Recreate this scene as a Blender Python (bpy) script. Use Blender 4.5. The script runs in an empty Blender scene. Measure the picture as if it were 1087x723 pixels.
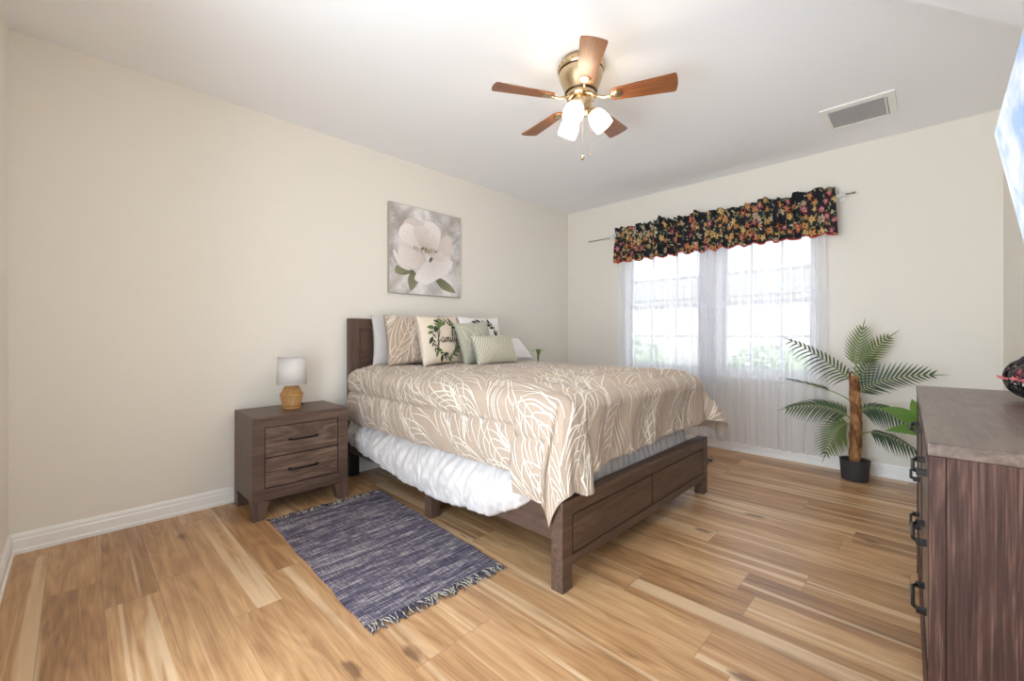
import bpy, bmesh, math, random
import numpy as np
from mathutils import Vector, Matrix, Euler
from mathutils import noise as mnoise

random.seed(7)
R_ = math.radians
SC = bpy.context.scene
COL = SC.collection

# ------------------------------------------------------------------ camera
cam_d = bpy.data.cameras.new('camera')
cam = bpy.data.objects.new('camera', cam_d)
COL.objects.link(cam)
cam.location = (3.425, -4.566, 1.15)
cam.rotation_euler = (R_(90), 0, math.atan2(0.698864, 0.715255))
cam_d.sensor_width = 36.0
cam_d.lens = 36.0 * 452.878 / 1087.0
cam_d.shift_y = -6.5 / 1087.0
cam_d.clip_start = 0.02
SC.camera = cam

# ------------------------------------------------------------------ world, lights, exposure
SC.view_settings.view_transform = 'Standard'
SC.view_settings.look = 'None'
SC.view_settings.exposure = 0.38
SC.view_settings.gamma = 1.0
SC.view_settings.use_curve_mapping = False
SC.cycles.use_denoising = True
SC.cycles.max_bounces = 14
SC.cycles.diffuse_bounces = 8
SC.cycles.transparent_max_bounces = 24
SC.cycles.sample_clamp_indirect = 8.0

world = bpy.data.worlds.new('sky')
SC.world = world
world.use_nodes = True
bgn = world.node_tree.nodes['Background']
bgn.inputs['Color'].default_value = (0.82, 0.91, 1.0, 1)
bgn.inputs['Strength'].default_value = 1.9
FAN_W = 7.5            # watts of each fan bulb

sun_d = bpy.data.lights.new('sun', 'SUN'); sun_d.energy = 7.0; sun_d.angle = .02; sun_d.color = (1, .96, .9)
sun = bpy.data.objects.new('sun', sun_d); COL.objects.link(sun)
sun.rotation_euler = (0, R_(38), 0)     # shines along the window wall, onto the ground outside
sun.location = (6, 3, 8)

def portal(loc, rot, sx, sy):
    d = bpy.data.lights.new('opening_portal', 'AREA')
    d.shape = 'RECTANGLE'; d.size = sx; d.size_y = sy
    d.cycles.is_portal = True
    o = bpy.data.objects.new('opening_portal', d); COL.objects.link(o)
    o.location = loc; o.rotation_euler = rot
portal((1.79, 0.17, 1.43), (R_(-90), 0, 0), 1.9, 1.4)
portal((2.6, -4.98, 1.05), (R_(90), 0, 0), 1.8, 2.3)  # sky sampling at the added opening behind the camera
# added fill lamp, unseen behind the camera, shining in through the rear opening
rear_fill_d = bpy.data.lights.new('rear_fill_light', 'AREA'); rear_fill_d.shape = 'RECTANGLE'; rear_fill_d.size = 1.8; rear_fill_d.size_y = 1.7
rear_fill_d.energy = 70.0; rear_fill_d.color = (.75, .875, 1)
rear_fill = bpy.data.objects.new('rear_fill_light', rear_fill_d); COL.objects.link(rear_fill)
rear_fill.location = (2.35, -5.3, 1.15); rear_fill.rotation_euler = (R_(90+6), 0, R_(-14))

# ------------------------------------------------------------------ node helpers
def new_mat(name):
    m = bpy.data.materials.new(name); m.use_nodes = True
    nt = m.node_tree
    return m, nt, nt.nodes['Principled BSDF']

def nd(nt, t, **kw):
    n = nt.nodes.new(t)
    for k, v in kw.items(): setattr(n, k, v)
    return n

def plain(name, c, rough=.5, metal=0., spec=.5, sheen=0., noise=0., nscale=30., bump=0., bscale=200.):
    m, nt, p = new_mat(name)
    p.inputs['Base Color'].default_value = (*c, 1)
    p.inputs['Roughness'].default_value = rough
    p.inputs['Metallic'].default_value = metal
    p.inputs['Specular IOR Level'].default_value = spec
    if sheen: p.inputs['Sheen Weight'].default_value = sheen
    tc = nd(nt, 'ShaderNodeTexCoord')
    if noise:
        n = nd(nt, 'ShaderNodeTexNoise'); n.inputs['Scale'].default_value = nscale; n.inputs['Detail'].default_value = 4
        nt.links.new(tc.outputs['Object'], n.inputs['Vector'])
        r = nd(nt, 'ShaderNodeValToRGB')
        r.color_ramp.elements[0].position = .3; r.color_ramp.elements[1].position = .7
        r.color_ramp.elements[0].color = (*[x*(1-noise) for x in c], 1)
        r.color_ramp.elements[1].color = (*[min(1, x*(1+noise)) for x in c], 1)
        nt.links.new(n.outputs['Fac'], r.inputs['Fac']); nt.links.new(r.outputs['Color'], p.inputs['Base Color'])
    if bump:
        n = nd(nt, 'ShaderNodeTexNoise'); n.inputs['Scale'].default_value = bscale; n.inputs['Detail'].default_value = 3
        nt.links.new(tc.outputs['Object'], n.inputs['Vector'])
        b = nd(nt, 'ShaderNodeBump'); b.inputs['Strength'].default_value = bump; b.inputs['Distance'].default_value = .002
        nt.links.new(n.outputs['Fac'], b.inputs['Height']); nt.links.new(b.outputs['Normal'], p.inputs['Normal'])
    return m

def wood(name, dark, mid, light, axis='y', rough=.42, scale=1.0, contrast=1.0, ring=.08, fine=1.0):
    """grain runs along axis"""
    m, nt, p = new_mat(name)
    tc = nd(nt, 'ShaderNodeTexCoord')
    mp = nd(nt, 'ShaderNodeMapping')
    f_ = 34*fine; s = {'x': (2.2, f_, f_), 'y': (f_, 2.2, f_), 'z': (f_, f_, 2.2)}[axis]
    mp.inputs['Scale'].default_value = tuple(v*scale for v in s)
    nt.links.new(tc.outputs['Object'], mp.inputs['Vector'])
    n1 = nd(nt, 'ShaderNodeTexNoise'); n1.inputs['Scale'].default_value = 1.0; n1.inputs['Detail'].default_value = 7
    n1.inputs['Roughness'].default_value = .62; n1.inputs['Distortion'].default_value = .6
    nt.links.new(mp.outputs['Vector'], n1.inputs['Vector'])
    mp2 = nd(nt, 'ShaderNodeMapping')
    s2 = {'x': (1.4, 9, 9), 'y': (9, 1.4, 9), 'z': (9, 9, 1.4)}[axis]
    mp2.inputs['Scale'].default_value = s2
    nt.links.new(tc.outputs['Object'], mp2.inputs['Vector'])
    w = nd(nt, 'ShaderNodeTexNoise'); w.inputs['Scale'].default_value = 1.2; w.inputs['Detail'].default_value = 2
    w.inputs['Distortion'].default_value = 1.5
    nt.links.new(mp2.outputs['Vector'], w.inputs['Vector'])
    mul = nd(nt, 'ShaderNodeMath', operation='MULTIPLY'); mul.inputs[1].default_value = 9.0
    fr = nd(nt, 'ShaderNodeMath', operation='PINGPONG'); fr.inputs[1].default_value = 1.0
    nt.links.new(w.outputs['Fac'], mul.inputs[0]); nt.links.new(mul.outputs[0], fr.inputs[0])
    mx = nd(nt, 'ShaderNodeMix'); mx.data_type = 'FLOAT'; mx.inputs[0].default_value = ring
    nt.links.new(n1.outputs['Fac'], mx.inputs[2]); nt.links.new(fr.outputs[0], mx.inputs[3])
    r = nd(nt, 'ShaderNodeValToRGB')
    e = r.color_ramp.elements
    e[0].position = .5 - .22/contrast; e[0].color = (*dark, 1)
    e[1].position = .5 + .22/contrast; e[1].color = (*light, 1)
    k = e.new(.5); k.color = (*mid, 1)
    nt.links.new(mx.outputs[0], r.inputs['Fac'])
    nt.links.new(r.outputs['Color'], p.inputs['Base Color'])
    p.inputs['Roughness'].default_value = rough
    b = nd(nt, 'ShaderNodeBump'); b.inputs['Strength'].default_value = .25; b.inputs['Distance'].default_value = .001
    nt.links.new(n1.outputs['Fac'], b.inputs['Height']); nt.links.new(b.outputs['Normal'], p.inputs['Normal'])
    return m

def vcol_mat(name, rough=.8, sheen=0., bump=0.):
    m, nt, p = new_mat(name)
    a = nd(nt, 'ShaderNodeVertexColor'); a.layer_name = 'Col'
    nt.links.new(a.outputs['Color'], p.inputs['Base Color'])
    p.inputs['Roughness'].default_value = rough
    p.inputs['Specular IOR Level'].default_value = .2
    if bump:
        tc = nd(nt, 'ShaderNodeTexCoord')
        n = nd(nt, 'ShaderNodeTexNoise'); n.inputs['Scale'].default_value = 400
        nt.links.new(tc.outputs['Object'], n.inputs['Vector'])
        b = nd(nt, 'ShaderNodeBump'); b.inputs['Strength'].default_value = bump; b.inputs['Distance'].default_value = .001
        nt.links.new(n.outputs['Fac'], b.inputs['Height']); nt.links.new(b.outputs['Normal'], p.inputs['Normal'])
    return m

# ------------------------------------------------------------------ mesh helpers
class MB:
    """collects verts / faces / material indices, in world or local coordinates"""
    def __init__(s): s.v = []; s.f = []; s.m = []; s.sm = []
    def add(s, verts, faces, mat=0, smooth=False):
        o = len(s.v); s.v.extend([tuple(v) for v in verts])
        for f in faces:
            s.f.append([o+i for i in f]); s.m.append(mat); s.sm.append(smooth)
        return s
    def box(s, x0, x1, y0, y1, z0, z1, bev=.003, mat=0, M=None):
        bm = bmesh.new(); bmesh.ops.create_cube(bm, size=1.0)
        for v in bm.verts:
            v.co = Vector(((x0+x1)/2 + v.co.x*(x1-x0), (y0+y1)/2 + v.co.y*(y1-y0), (z0+z1)/2 + v.co.z*(z1-z0)))
        if bev > 0:
            b = min(bev, .45*min(abs(x1-x0), abs(y1-y0), abs(z1-z0)))
            bmesh.ops.bevel(bm, geom=list(bm.edges), offset=b, segments=2, profile=.5, affect='EDGES')
        return s.bm(bm, mat, M)
    def bm(s, bm, mat=0, M=None, smooth=False):
        bm.verts.index_update()
        vs = [(M @ v.co) if M else v.co.copy() for v in bm.verts]
        s.add(vs, [[v.index for v in f.verts] for f in bm.faces], mat, smooth); bm.free(); return s
    def lathe(s, prof, n=32, c=(0, 0, 0), mat=0, M=None, cap0=False, cap1=False, smooth=True):
        vs = []; fs = []
        for (r, z) in prof:
            for i in range(n):
                a = 2*math.pi*i/n
                p = Vector((r*math.cos(a), r*math.sin(a), z))
                p = (M @ p) if M else p
                vs.append(p + Vector(c))
        for j in range(len(prof)-1):
            for i in range(n):
                k = (i+1) % n
                fs.append([j*n+i, j*n+k, (j+1)*n+k, (j+1)*n+i])
        if cap0: fs.append(list(range(n))[::-1])
        if cap1: fs.append([(len(prof)-1)*n+i for i in range(n)])
        return s.add(vs, fs, mat, smooth)
    def tube(s, pts, r, n=8, mat=0, caps=True):
        pts = [Vector(p) for p in pts]
        rs = r if isinstance(r, (list, tuple)) else [r]*len(pts)
        vs = []; fs = []
        up = Vector((0, 0, 1)); prev = None
        for i, p in enumerate(pts):
            t = (pts[min(i+1, len(pts)-1)] - pts[max(i-1, 0)]).normalized()
            if prev is None:
                a = t.orthogonal().normalized()
            else:
                a = (prev - t*prev.dot(t)).normalized()
            prev = a; b = t.cross(a)
            for k in range(n):
                q = 2*math.pi*k/n
                vs.append(p + rs[i]*(math.cos(q)*a + math.sin(q)*b))
        for i in range(len(pts)-1):
            for k in range(n):
                l = (k+1) % n
                fs.append([i*n+k, i*n+l, (i+1)*n+l, (i+1)*n+k])
        if caps:
            fs.append(list(range(n))[::-1]); fs.append([(len(pts)-1)*n+k for k in range(n)])
        return s.add(vs, fs, mat, True)
    def sphere(s, c, r, n=16, mat=0, sc=(1, 1, 1)):
        bm = bmesh.new(); bmesh.ops.create_uvsphere(bm, u_segments=n, v_segments=max(6, n//2), radius=r)
        for v in bm.verts: v.co = Vector((v.co.x*sc[0]+c[0], v.co.y*sc[1]+c[1], v.co.z*sc[2]+c[2]))
        return s.bm(bm, mat, None, True)
    def grid(s, P, mat=0, smooth=True, flip=False):
        """P array [ni][nj] of points"""
        ni, nj = len(P), len(P[0])
        vs = [P[i][j] for i in range(ni) for j in range(nj)]
        fs = []
        for i in range(ni-1):
            for j in range(nj-1):
                q = [i*nj+j, i*nj+j+1, (i+1)*nj+j+1, (i+1)*nj+j]
                fs.append(q[::-1] if flip else q)
        return s.add(vs, fs, mat, smooth)

def wloc(o):
    l = Vector((0, 0, 0))
    while o is not None:
        l += o.location; o = o.parent
    return l

def O(name, mb, mats, parent=None, loc=None, local=False, solid=0., offset=0.):
    """link mb as one mesh object. World coordinates unless local."""
    me = bpy.data.meshes.new(name)
    if parent is not None:
        org = Vector((0, 0, 0)) if local else wloc(parent)
    else:
        if loc is None:
            a = np.array(mb.v); lo, hi = a.min(0), a.max(0)
            loc = ((lo[0]+hi[0])/2, (lo[1]+hi[1])/2, lo[2])
        org = Vector(loc)
        if local: org = Vector((0, 0, 0))
    me.from_pydata([(v[0]-org[0], v[1]-org[1], v[2]-org[2]) for v in mb.v], [], mb.f)
    if not isinstance(mats, (list, tuple)): mats = [mats]
    for m in mats: me.materials.append(m)
    me.polygons.foreach_set('material_index', mb.m)
    me.polygons.foreach_set('use_smooth', mb.sm)
    me.update()
    o = bpy.data.objects.new(name, me); COL.objects.link(o)
    if parent is not None: o.parent = parent
    else: o.location = loc
    if solid:
        md = o.modifiers.new('thickness', 'SOLIDIFY'); md.thickness = solid; md.offset = offset
    return o

def thing(name, label, cat, loc=(0, 0, 0), rz=0., group=None):
    o = bpy.data.objects.new(name, None); COL.objects.link(o)
    o.empty_display_size = .1
    o.location = loc; o.rotation_euler = (0, 0, rz)
    return tag(o, label, cat, group)

def tag(o, label, cat, group=None):
    o['label'] = label; o['category'] = cat
    if group: o['group'] = group
    return o

def struct(name, mb, mats, parent=None):
    o = O(name, mb, mats, parent)
    if parent is None: o['kind'] = 'structure'
    return o

def setcol(o, cols):
    """cols: (nverts,3) linear"""
    a = o.data.color_attributes.new('Col', 'FLOAT_COLOR', 'POINT')
    c = np.ones((len(o.data.vertices), 4), dtype=np.float32); c[:, :3] = cols
    a.data.foreach_set('color', c.ravel())

def s2l(r, g, b):
    f = lambda x: (x/255/12.92) if x/255 <= .04045 else ((x/255+.055)/1.055)**2.4
    return (f(r), f(g), f(b))

def nz(x, y, z=0.): return mnoise.noise(Vector((x, y, z)))

# ------------------------------------------------------------------ materials
M_wall = plain('wall_paint', s2l(232, 227, 218), .75, spec=.25, bump=.12, bscale=260)
M_ceil = plain('ceiling_paint', s2l(242, 243, 246), .8, spec=.2, bump=.15, bscale=160)
M_trim = plain('white_trim_paint', s2l(240, 239, 236), .4)
M_vinyl = plain('white_vinyl', (.8, .81, .82), .35)
DW = (s2l(66, 49, 40), s2l(88, 67, 56), s2l(108, 86, 73))
M_woodY = wood('brown_wood_along_y', *DW, axis='y')
M_woodX = wood('brown_wood_along_x', *DW, axis='x')
M_woodZ = wood('brown_wood_along_z', *DW, axis='z')
M_gapshade = plain('gap_shade', (.008, .007, .007), .7)  # shade inside gaps and slots, put in as near-black colour
M_black = plain('black_metal', (.015, .013, .013), .35, metal=.6)
M_blackleg = plain('black_leg', (.01, .009, .01), .6)

def floor_mat():
    m, nt, p = new_mat('oak_plank_floor')
    L = nt.links.new
    tc = nd(nt, 'ShaderNodeTexCoord'); sp = nd(nt, 'ShaderNodeSeparateXYZ')
    L(tc.outputs['Object'], sp.inputs[0])
    def mth(op, a, b=None, c=None):
        n = nd(nt, 'ShaderNodeMath', operation=op)
        for i, v in enumerate((a, b, c)):
            if v is None: continue
            if isinstance(v, (int, float)): n.inputs[i].default_value = v
            else: L(v, n.inputs[i])
        return n.outputs[0]
    W, LEN = .182, 1.22
    yv = mth('DIVIDE', sp.outputs['Y'], W)
    row = mth('FLOOR', yv); fy = mth('FRACT', yv)
    wn = nd(nt, 'ShaderNodeTexWhiteNoise', noise_dimensions='1D'); L(row, wn.inputs['W'])
    xo = mth('MULTIPLY', wn.outputs['Value'], 7.31)
    xv = mth('ADD', mth('DIVIDE', sp.outputs['X'], LEN), xo)
    colm = mth('FLOOR', xv); fx = mth('FRACT', xv)
    wn2 = nd(nt, 'ShaderNodeTexWhiteNoise', noise_dimensions='2D')
    cb = nd(nt, 'ShaderNodeCombineXYZ'); L(row, cb.inputs[0]); L(colm, cb.inputs[1])
    L(cb.outputs[0], wn2.inputs['Vector'])
    rnd = wn2.outputs['Value']
    # grain coords, shifted per plank
    gx = mth('ADD', sp.outputs['X'], mth('MULTIPLY', rnd, 40.0))
    gv = nd(nt, 'ShaderNodeCombineXYZ'); L(mth('MULTIPLY', gx, 1.5), gv.inputs[0]); L(mth('MULTIPLY', sp.outputs['Y'], 22.0), gv.inputs[1]); L(mth('MULTIPLY', rnd, 9.0), gv.inputs[2])
    n1 = nd(nt, 'ShaderNodeTexNoise'); n1.inputs['Scale'].default_value = 1.0; n1.inputs['Detail'].default_value = 6; n1.inputs['Roughness'].default_value = .6; n1.inputs['Distortion'].default_value = 1.0
    L(gv.outputs[0], n1.inputs['Vector'])
    gv2 = nd(nt, 'ShaderNodeCombineXYZ'); L(mth('MULTIPLY', gx, 5.0), gv2.inputs[0]); L(mth('MULTIPLY', sp.outputs['Y'], 130.0), gv2.inputs[1]); L(rnd, gv2.inputs[2])
    n2 = nd(nt, 'ShaderNodeTexNoise'); n2.inputs['Scale'].default_value = 1.0; n2.inputs['Detail'].default_value = 4
    L(gv2.outputs[0], n2.inputs['Vector'])
    # pale sapwood bands along the plank
    gv3 = nd(nt, 'ShaderNodeCombineXYZ'); L(mth('MULTIPLY', gx, .35), gv3.inputs[0]); L(mth('MULTIPLY', sp.outputs['Y'], 13.0), gv3.inputs[1]); L(mth('MULTIPLY', rnd, 23.0), gv3.inputs[2])
    n3 = nd(nt, 'ShaderNodeTexNoise'); n3.inputs['Scale'].default_value = 1.0; n3.inputs['Detail'].default_value = 1.5; n3.inputs['Distortion'].default_value = 1.1
    L(gv3.outputs[0], n3.inputs['Vector'])
    # knots
    gv4 = nd(nt, 'ShaderNodeCombineXYZ'); L(mth('MULTIPLY', gx, 2.1), gv4.inputs[0]); L(mth('MULTIPLY', sp.outputs['Y'], 5.5), gv4.inputs[1]); L(mth('MULTIPLY', rnd, 5.0), gv4.inputs[2])
    vo = nd(nt, 'ShaderNodeTexVoronoi'); vo.inputs['Scale'].default_value = 1.0
    nzv = nd(nt, 'ShaderNodeTexNoise'); nzv.inputs['Scale'].default_value = 4.0; nzv.inputs['Detail'].default_value = 4
    L(gv4.outputs[0], nzv.inputs['Vector'])
    vadd = nd(nt, 'ShaderNodeVectorMath', operation='MULTIPLY_ADD'); L(nzv.outputs['Color'], vadd.inputs[0]); vadd.inputs[1].default_value = (.22, .3, 0); L(gv4.outputs[0], vadd.inputs[2])
    L(vadd.outputs[0], vo.inputs['Vector'])
    # only some cells carry a knot
    sc_ = nd(nt, 'ShaderNodeSeparateColor'); L(vo.outputs['Color'], sc_.inputs[0])
    has = mth('GREATER_THAN', sc_.outputs[0], .48)
    kn = mth('MULTIPLY', mth('SUBTRACT', 1.0, mth('SMOOTHSTEP', vo.outputs['Distance'], .02, .17)) if False else mth('MAXIMUM', 0.0, mth('SUBTRACT', 1.0, mth('DIVIDE', vo.outputs['Distance'], .15))), has)
    # tone
    rg = nd(nt, 'ShaderNodeTexNoise'); rg.inputs['Scale'].default_value = 1.0; rg.inputs['Detail'].default_value = 1.5; rg.inputs['Distortion'].default_value = .8
    gv5 = nd(nt, 'ShaderNodeCombineXYZ'); L(mth('MULTIPLY', gx, 1.1), gv5.inputs[0]); L(mth('MULTIPLY', sp.outputs['Y'], 7.0), gv5.inputs[1]); L(mth('MULTIPLY', rnd, 13.0), gv5.inputs[2])
    L(gv5.outputs[0], rg.inputs['Vector'])
    rings = mth('PINGPONG', mth('MULTIPLY', rg.outputs['Fac'], 14.0), 1.0)
    t = mth('ADD', mth('MULTIPLY', n1.outputs['Fac'], .52), mth('MULTIPLY', n2.outputs['Fac'], .24))
    t = mth('ADD', t, mth('MULTIPLY', rings, .085))
    t = mth('ADD', t, mth('MULTIPLY', mth('SUBTRACT', rnd, .5), .20))
    r = nd(nt, 'ShaderNodeValToRGB'); e = r.color_ramp.elements
    e[0].position = .20; e[0].color = (*s2l(120, 86, 58), 1)
    e[1].position = .66; e[1].color = (*s2l(206, 170, 128), 1)
    k = e.new(.36); k.color = (*s2l(160, 119, 80), 1)
    k = e.new(.5); k.color = (*s2l(186, 145, 102), 1)
    L(t, r.inputs['Fac'])
    mxs = nd(nt, 'ShaderNodeMix', data_type='RGBA')
    rs = nd(nt, 'ShaderNodeValToRGB'); rs.color_ramp.elements[0].position = .55; rs.color_ramp.elements[1].position = .66
    L(n3.outputs['Fac'], rs.inputs['Fac'])
    L(mth('MULTIPLY', rs.outputs['Color'], .55), mxs.inputs[0]); L(r.outputs['Color'], mxs.inputs[6]); mxs.inputs[7].default_value = (*s2l(226, 200, 165), 1)
    mxk = nd(nt, 'ShaderNodeMix', data_type='RGBA')
    L(mth('MINIMUM', mth('MULTIPLY', kn, 1.5), .75), mxk.inputs[0]); L(mxs.outputs[2], mxk.inputs[6]); mxk.inputs[7].default_value = (*s2l(96, 64, 42), 1)
    # seams
    ey = mth('MINIMUM', fy, mth('SUBTRACT', 1.0, fy)); ex = mth('MINIMUM', fx, mth('SUBTRACT', 1.0, fx))
    sm = mth('MAXIMUM', mth('LESS_THAN', ey, .008), mth('LESS_THAN', ex, .0014))
    mxe = nd(nt, 'ShaderNodeMix', data_type='RGBA')
    L(mth('MULTIPLY', sm, .45), mxe.inputs[0]); L(mxk.outputs[2], mxe.inputs[6]); mxe.inputs[7].default_value = (*s2l(110, 78, 52), 1)
    L(mxe.outputs[2], p.inputs['Base Color'])
    p.inputs['Roughness'].default_value = .33
    p.inputs['Specular IOR Level'].default_value = .55
    b = nd(nt, 'ShaderNodeBump'); b.inputs['Strength'].default_value = .15; b.inputs['Distance'].default_value = .001
    L(n2.outputs['Fac'], b.inputs['Height']); L(b.outputs['Normal'], p.inputs['Normal'])
    return m
M_floor = floor_mat()

# ------------------------------------------------------------------ room shell
XR, YB, H = 3.80, -4.81, 2.74
WX0, WX1, WZ0, WZ1 = .84, 2.74, .74, 2.12
struct('floor', MB().box(-.15, XR+.15, YB-.15, .0, -.06, 0, 0), M_floor)
struct('ceiling', MB().box(-.15, XR+.15, YB-.15, .15, H, H+.08, 0), M_ceil)
struct('wall_left', MB().box(-.15, 0, YB-.15, .15, 0, H, 0), M_wall)
struct('wall_right', MB().box(XR, XR+.15, YB-.15, .15, 0, H, 0), M_wall)
w = MB()
w.box(0, WX0, 0, .15, 0, H, 0); w.box(WX1, XR, 0, .15, 0, H, 0)
w.box(WX0, WX1, 0, .15, 0, WZ0, 0); w.box(WX0, WX1, 0, .15, WZ1, H, 0)
struct('wall_back', w, M_wall)
# wall behind the camera; its wide opening is added to let fill light in
w = MB()
w.box(0, 1.7, YB-.15, YB, 0, H, 0); w.box(3.5, XR, YB-.15, YB, 0, H, 0); w.box(1.7, 3.5, YB-.15, YB, 2.3, H, 0)
struct('wall_front', w, M_wall)
# dropped corner of the ceiling over the entry, with an angled edge
sf = MB()
pl = [(3.80, -1.54), (3.80, -2.9), (2.92, -2.9)]
sf.add([(x, y, 2.5) for x, y in pl] + [(x, y, H-.001) for x, y in pl],
       [[0, 1, 2], [5, 4, 3], [0, 3, 4, 1], [1, 4, 5, 2], [2, 5, 3, 0]])
struct('trim_1', sf, M_ceil)

def base_profile(along, a0, a1, face, sgn):
    """baseboard 0.105 high as an extruded profile. along 'x' or 'y'."""
    prof = [(0, 0), (.022, 0), (.022, .018), (.016, .024), (.016, .070), (.012, .078), (.012, .090), (.006, .105), (0, .105)]
    mb = MB(); n = len(prof); vs = []
    for a in (a0, a1):
        for d, z in prof:
            vs.append((a, face+sgn*d, z) if along == 'x' else (face+sgn*d, a, z))
    fs = [[i, (i+1) % n, n+(i+1) % n, n+i] for i in range(n)] + [list(range(n))[::-1], [n+i for i in range(n)]]
    return mb.add(vs, fs)
struct('baseboard_left', base_profile('y', YB, 0, 0, 1), M_trim)
struct('baseboard_back', base_profile('x', 0, XR, 0, -1), M_trim)
struct('baseboard_right', base_profile('y', YB, 0, XR, -1), M_trim)
struct('baseboard_front', base_profile('x', 0, 1.7, YB, 1), M_trim)

# ------------------------------------------------------------------ windows
m, nt, p = new_mat('clear_glass')
tr = nd(nt, 'ShaderNodeBsdfTransparent'); gl = nd(nt, 'ShaderNodeBsdfGlossy'); gl.inputs['Roughness'].default_value = .02
ms = nd(nt, 'ShaderNodeMixShader'); ms.inputs[0].default_value = .06
nt.links.new(tr.outputs[0], ms.inputs[1]); nt.links.new(gl.outputs[0], ms.inputs[2])
nt.links.new(ms.outputs[0], nt.nodes['Material Output'].inputs['Surface'])
M_glass = m

def window(name, x0, x1):
    mb = MB(); t = .045
    mb.box(x0, x0+t, .03, .11, WZ0, WZ1, .003); mb.box(x1-t, x1, .03, .11, WZ0, WZ1, .003)
    mb.box(x0+t, x1-t, .03, .11, WZ0, WZ0+t, .003); mb.box(x0+t, x1-t, .03, .11, WZ1-t, WZ1, .003)
    o = O(name, mb, M_vinyl); o['kind'] = 'structure'
    def sash(z0, z1, y):
        s = MB(); k = .035; a0, a1 = x0+t, x1-t
        s.box(a0, a0+k, y, y+.03, z0, z1, .002); s.box(a1-k, a1, y, y+.03, z0, z1, .002)
        s.box(a0+k, a1-k, y, y+.03, z0, z0+k, .002); s.box(a0+k, a1-k, y, y+.03, z1-k, z1, .002)
        for f in (1/3, 2/3):
            xm = a0+(a1-a0)*f; s.box(xm-.009, xm+.009, y+.006, y+.024, z0+k, z1-k, .001)
        zm = (z0+z1)/2; s.box(a0+k, a1-k, y+.007, y+.023, zm-.009, zm+.009, .001)
        O('sash', s, M_vinyl, o)
        g = MB(); g.box(a0+k, a1-k, y+.0115, y+.0185, z0+k, z1-k, 0); O('pane', g, M_glass, o)
    sash(WZ0+t, 1.475, .036); sash(1.45, WZ1-t, .07)
    return o
window('window_1', WX0, 1.76)
window('window_2', 1.88, WX1)
mu = MB(); mu.box(1.755, 1.885, .0, .14, WZ0, WZ1, .003); struct('trim_2', mu, M_trim)
sl = MB(); sl.box(WX0-.03, WX1+.03, -.03, .03, WZ0-.025, WZ0+.003, .004); struct('trim_3', sl, M_trim)

# ------------------------------------------------------------------ outside
M_lawn = plain('lawn', s2l(120, 140, 90), .9, noise=.3, nscale=6)
M_patio = plain('pale_patio', (.55, .55, .54), .9, noise=.08, nscale=3)
M_hedge = plain('hedge_leaves', s2l(150, 172, 140), .7, noise=.35, nscale=14)
M_house = plain('pale_stucco', s2l(226, 222, 214), .9)
M_roof = plain('grey_roof', s2l(140, 140, 142), .9)
g = MB(); g.box(-14, 18, .15, 22, -.25, -.1, 0); struct('ground', g, M_patio)
g = MB(); g.box(-14, 18, -20, YB-.15, -.25, -.1, 0); struct('ground_front', g, M_house)
def shrub(x, y, r, h, label):
    mb = MB(); rr = random.Random(int(x*100)+7)
    for i in range(900):
        u = rr.uniform(-1, 1); a = rr.uniform(0, 2*math.pi); q = math.sqrt(1-u*u)*rr.uniform(.75, 1.05)
        c = Vector((x+r*q*math.cos(a), y+r*q*math.sin(a), -.1+h*.5+h*.5*u))
        d = Vector((rr.gauss(0, 1), rr.gauss(0, 1), rr.gauss(0, 1))).normalized()*.10
        e = d.orthogonal().normalized()*.045
        mb.add([c-d, c+e, c+d, c-e], [[0, 1, 2, 3]])
    t = thing('garden_shrub', label, 'shrub', (x, y, -.1), group='shrubs outside the window')
    O('foliage', mb, M_hedge, t)
    st = MB(); st.tube([(x, y, -.1), (x+.02, y, h*.3), (x, y, h*.5)], [.04, .035, .02]); O('trunk', st, M_woodZ, t)
shrub(-2.6, 6.4, .9, 1.1, 'green garden shrub seen faintly through the left window pane')
shrub(.6, 7.2, .8, .95, 'green garden shrub seen faintly low through the right window panes')
shrub(2.3, 6.8, .55, 1.0, 'small green garden shrub seen faintly through right edge of the window')
hs = thing('neighbour_house', 'pale stucco house with grey roof seen faintly beyond the window', 'house', (-3, 13, -.1))
hb = MB(); hb.box(-9, 3.0, 12, 16, -.1, 2.5, .01); O('wall', hb, M_house, hs)
rf = MB(); rf.add([(-9.5, 11.5, 2.5), (3.5, 11.5, 2.5), (3.5, 16.5, 2.5), (-9.5, 16.5, 2.5), (-7.5, 14, 3.7), (1.5, 14, 3.7)],
                  [[0, 1, 5, 4], [2, 3, 4, 5], [1, 2, 5], [3, 0, 4], [3, 2, 1, 0]]); O('roof', rf, M_roof, hs)

# ------------------------------------------------------------------ bed frame
bed = thing('bed', 'dark brown wooden bed frame with low drawer footboard and panelled headboard', 'bed', (1.15, -2.2, 0))
BY0, BY1 = -3.066, -1.345
hb0, hb1 = -3.02, -1.38
mb = MB()
mb.box(.03, .085, hb0, hb0+.085, .36, 1.28, .003); mb.box(.03, .085, hb1-.085, hb1, .36, 1.28, .003)
mb.box(.031, .084, hb0+.085, hb1-.085, 1.195, 1.28, .003); mb.box(.031, .084, hb0+.085, hb1-.085, .36, .45, .003)
headboard = O('headboard', mb, M_woodZ, bed)
for k in range(3):
    z0 = .45+.2483*k
    pb = MB(); pb.box(.04, .064, hb0+.0855, hb1-.0855, z0+.003, z0+.245, .004); O('panel', pb, M_woodY, headboard)
for y0 in (hb0, hb1-.085):
    lb = MB(); lb.box(.032, .083, y0+.002, y0+.083, 0, .36, .003); O('leg', lb, M_blackleg, bed)
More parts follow.
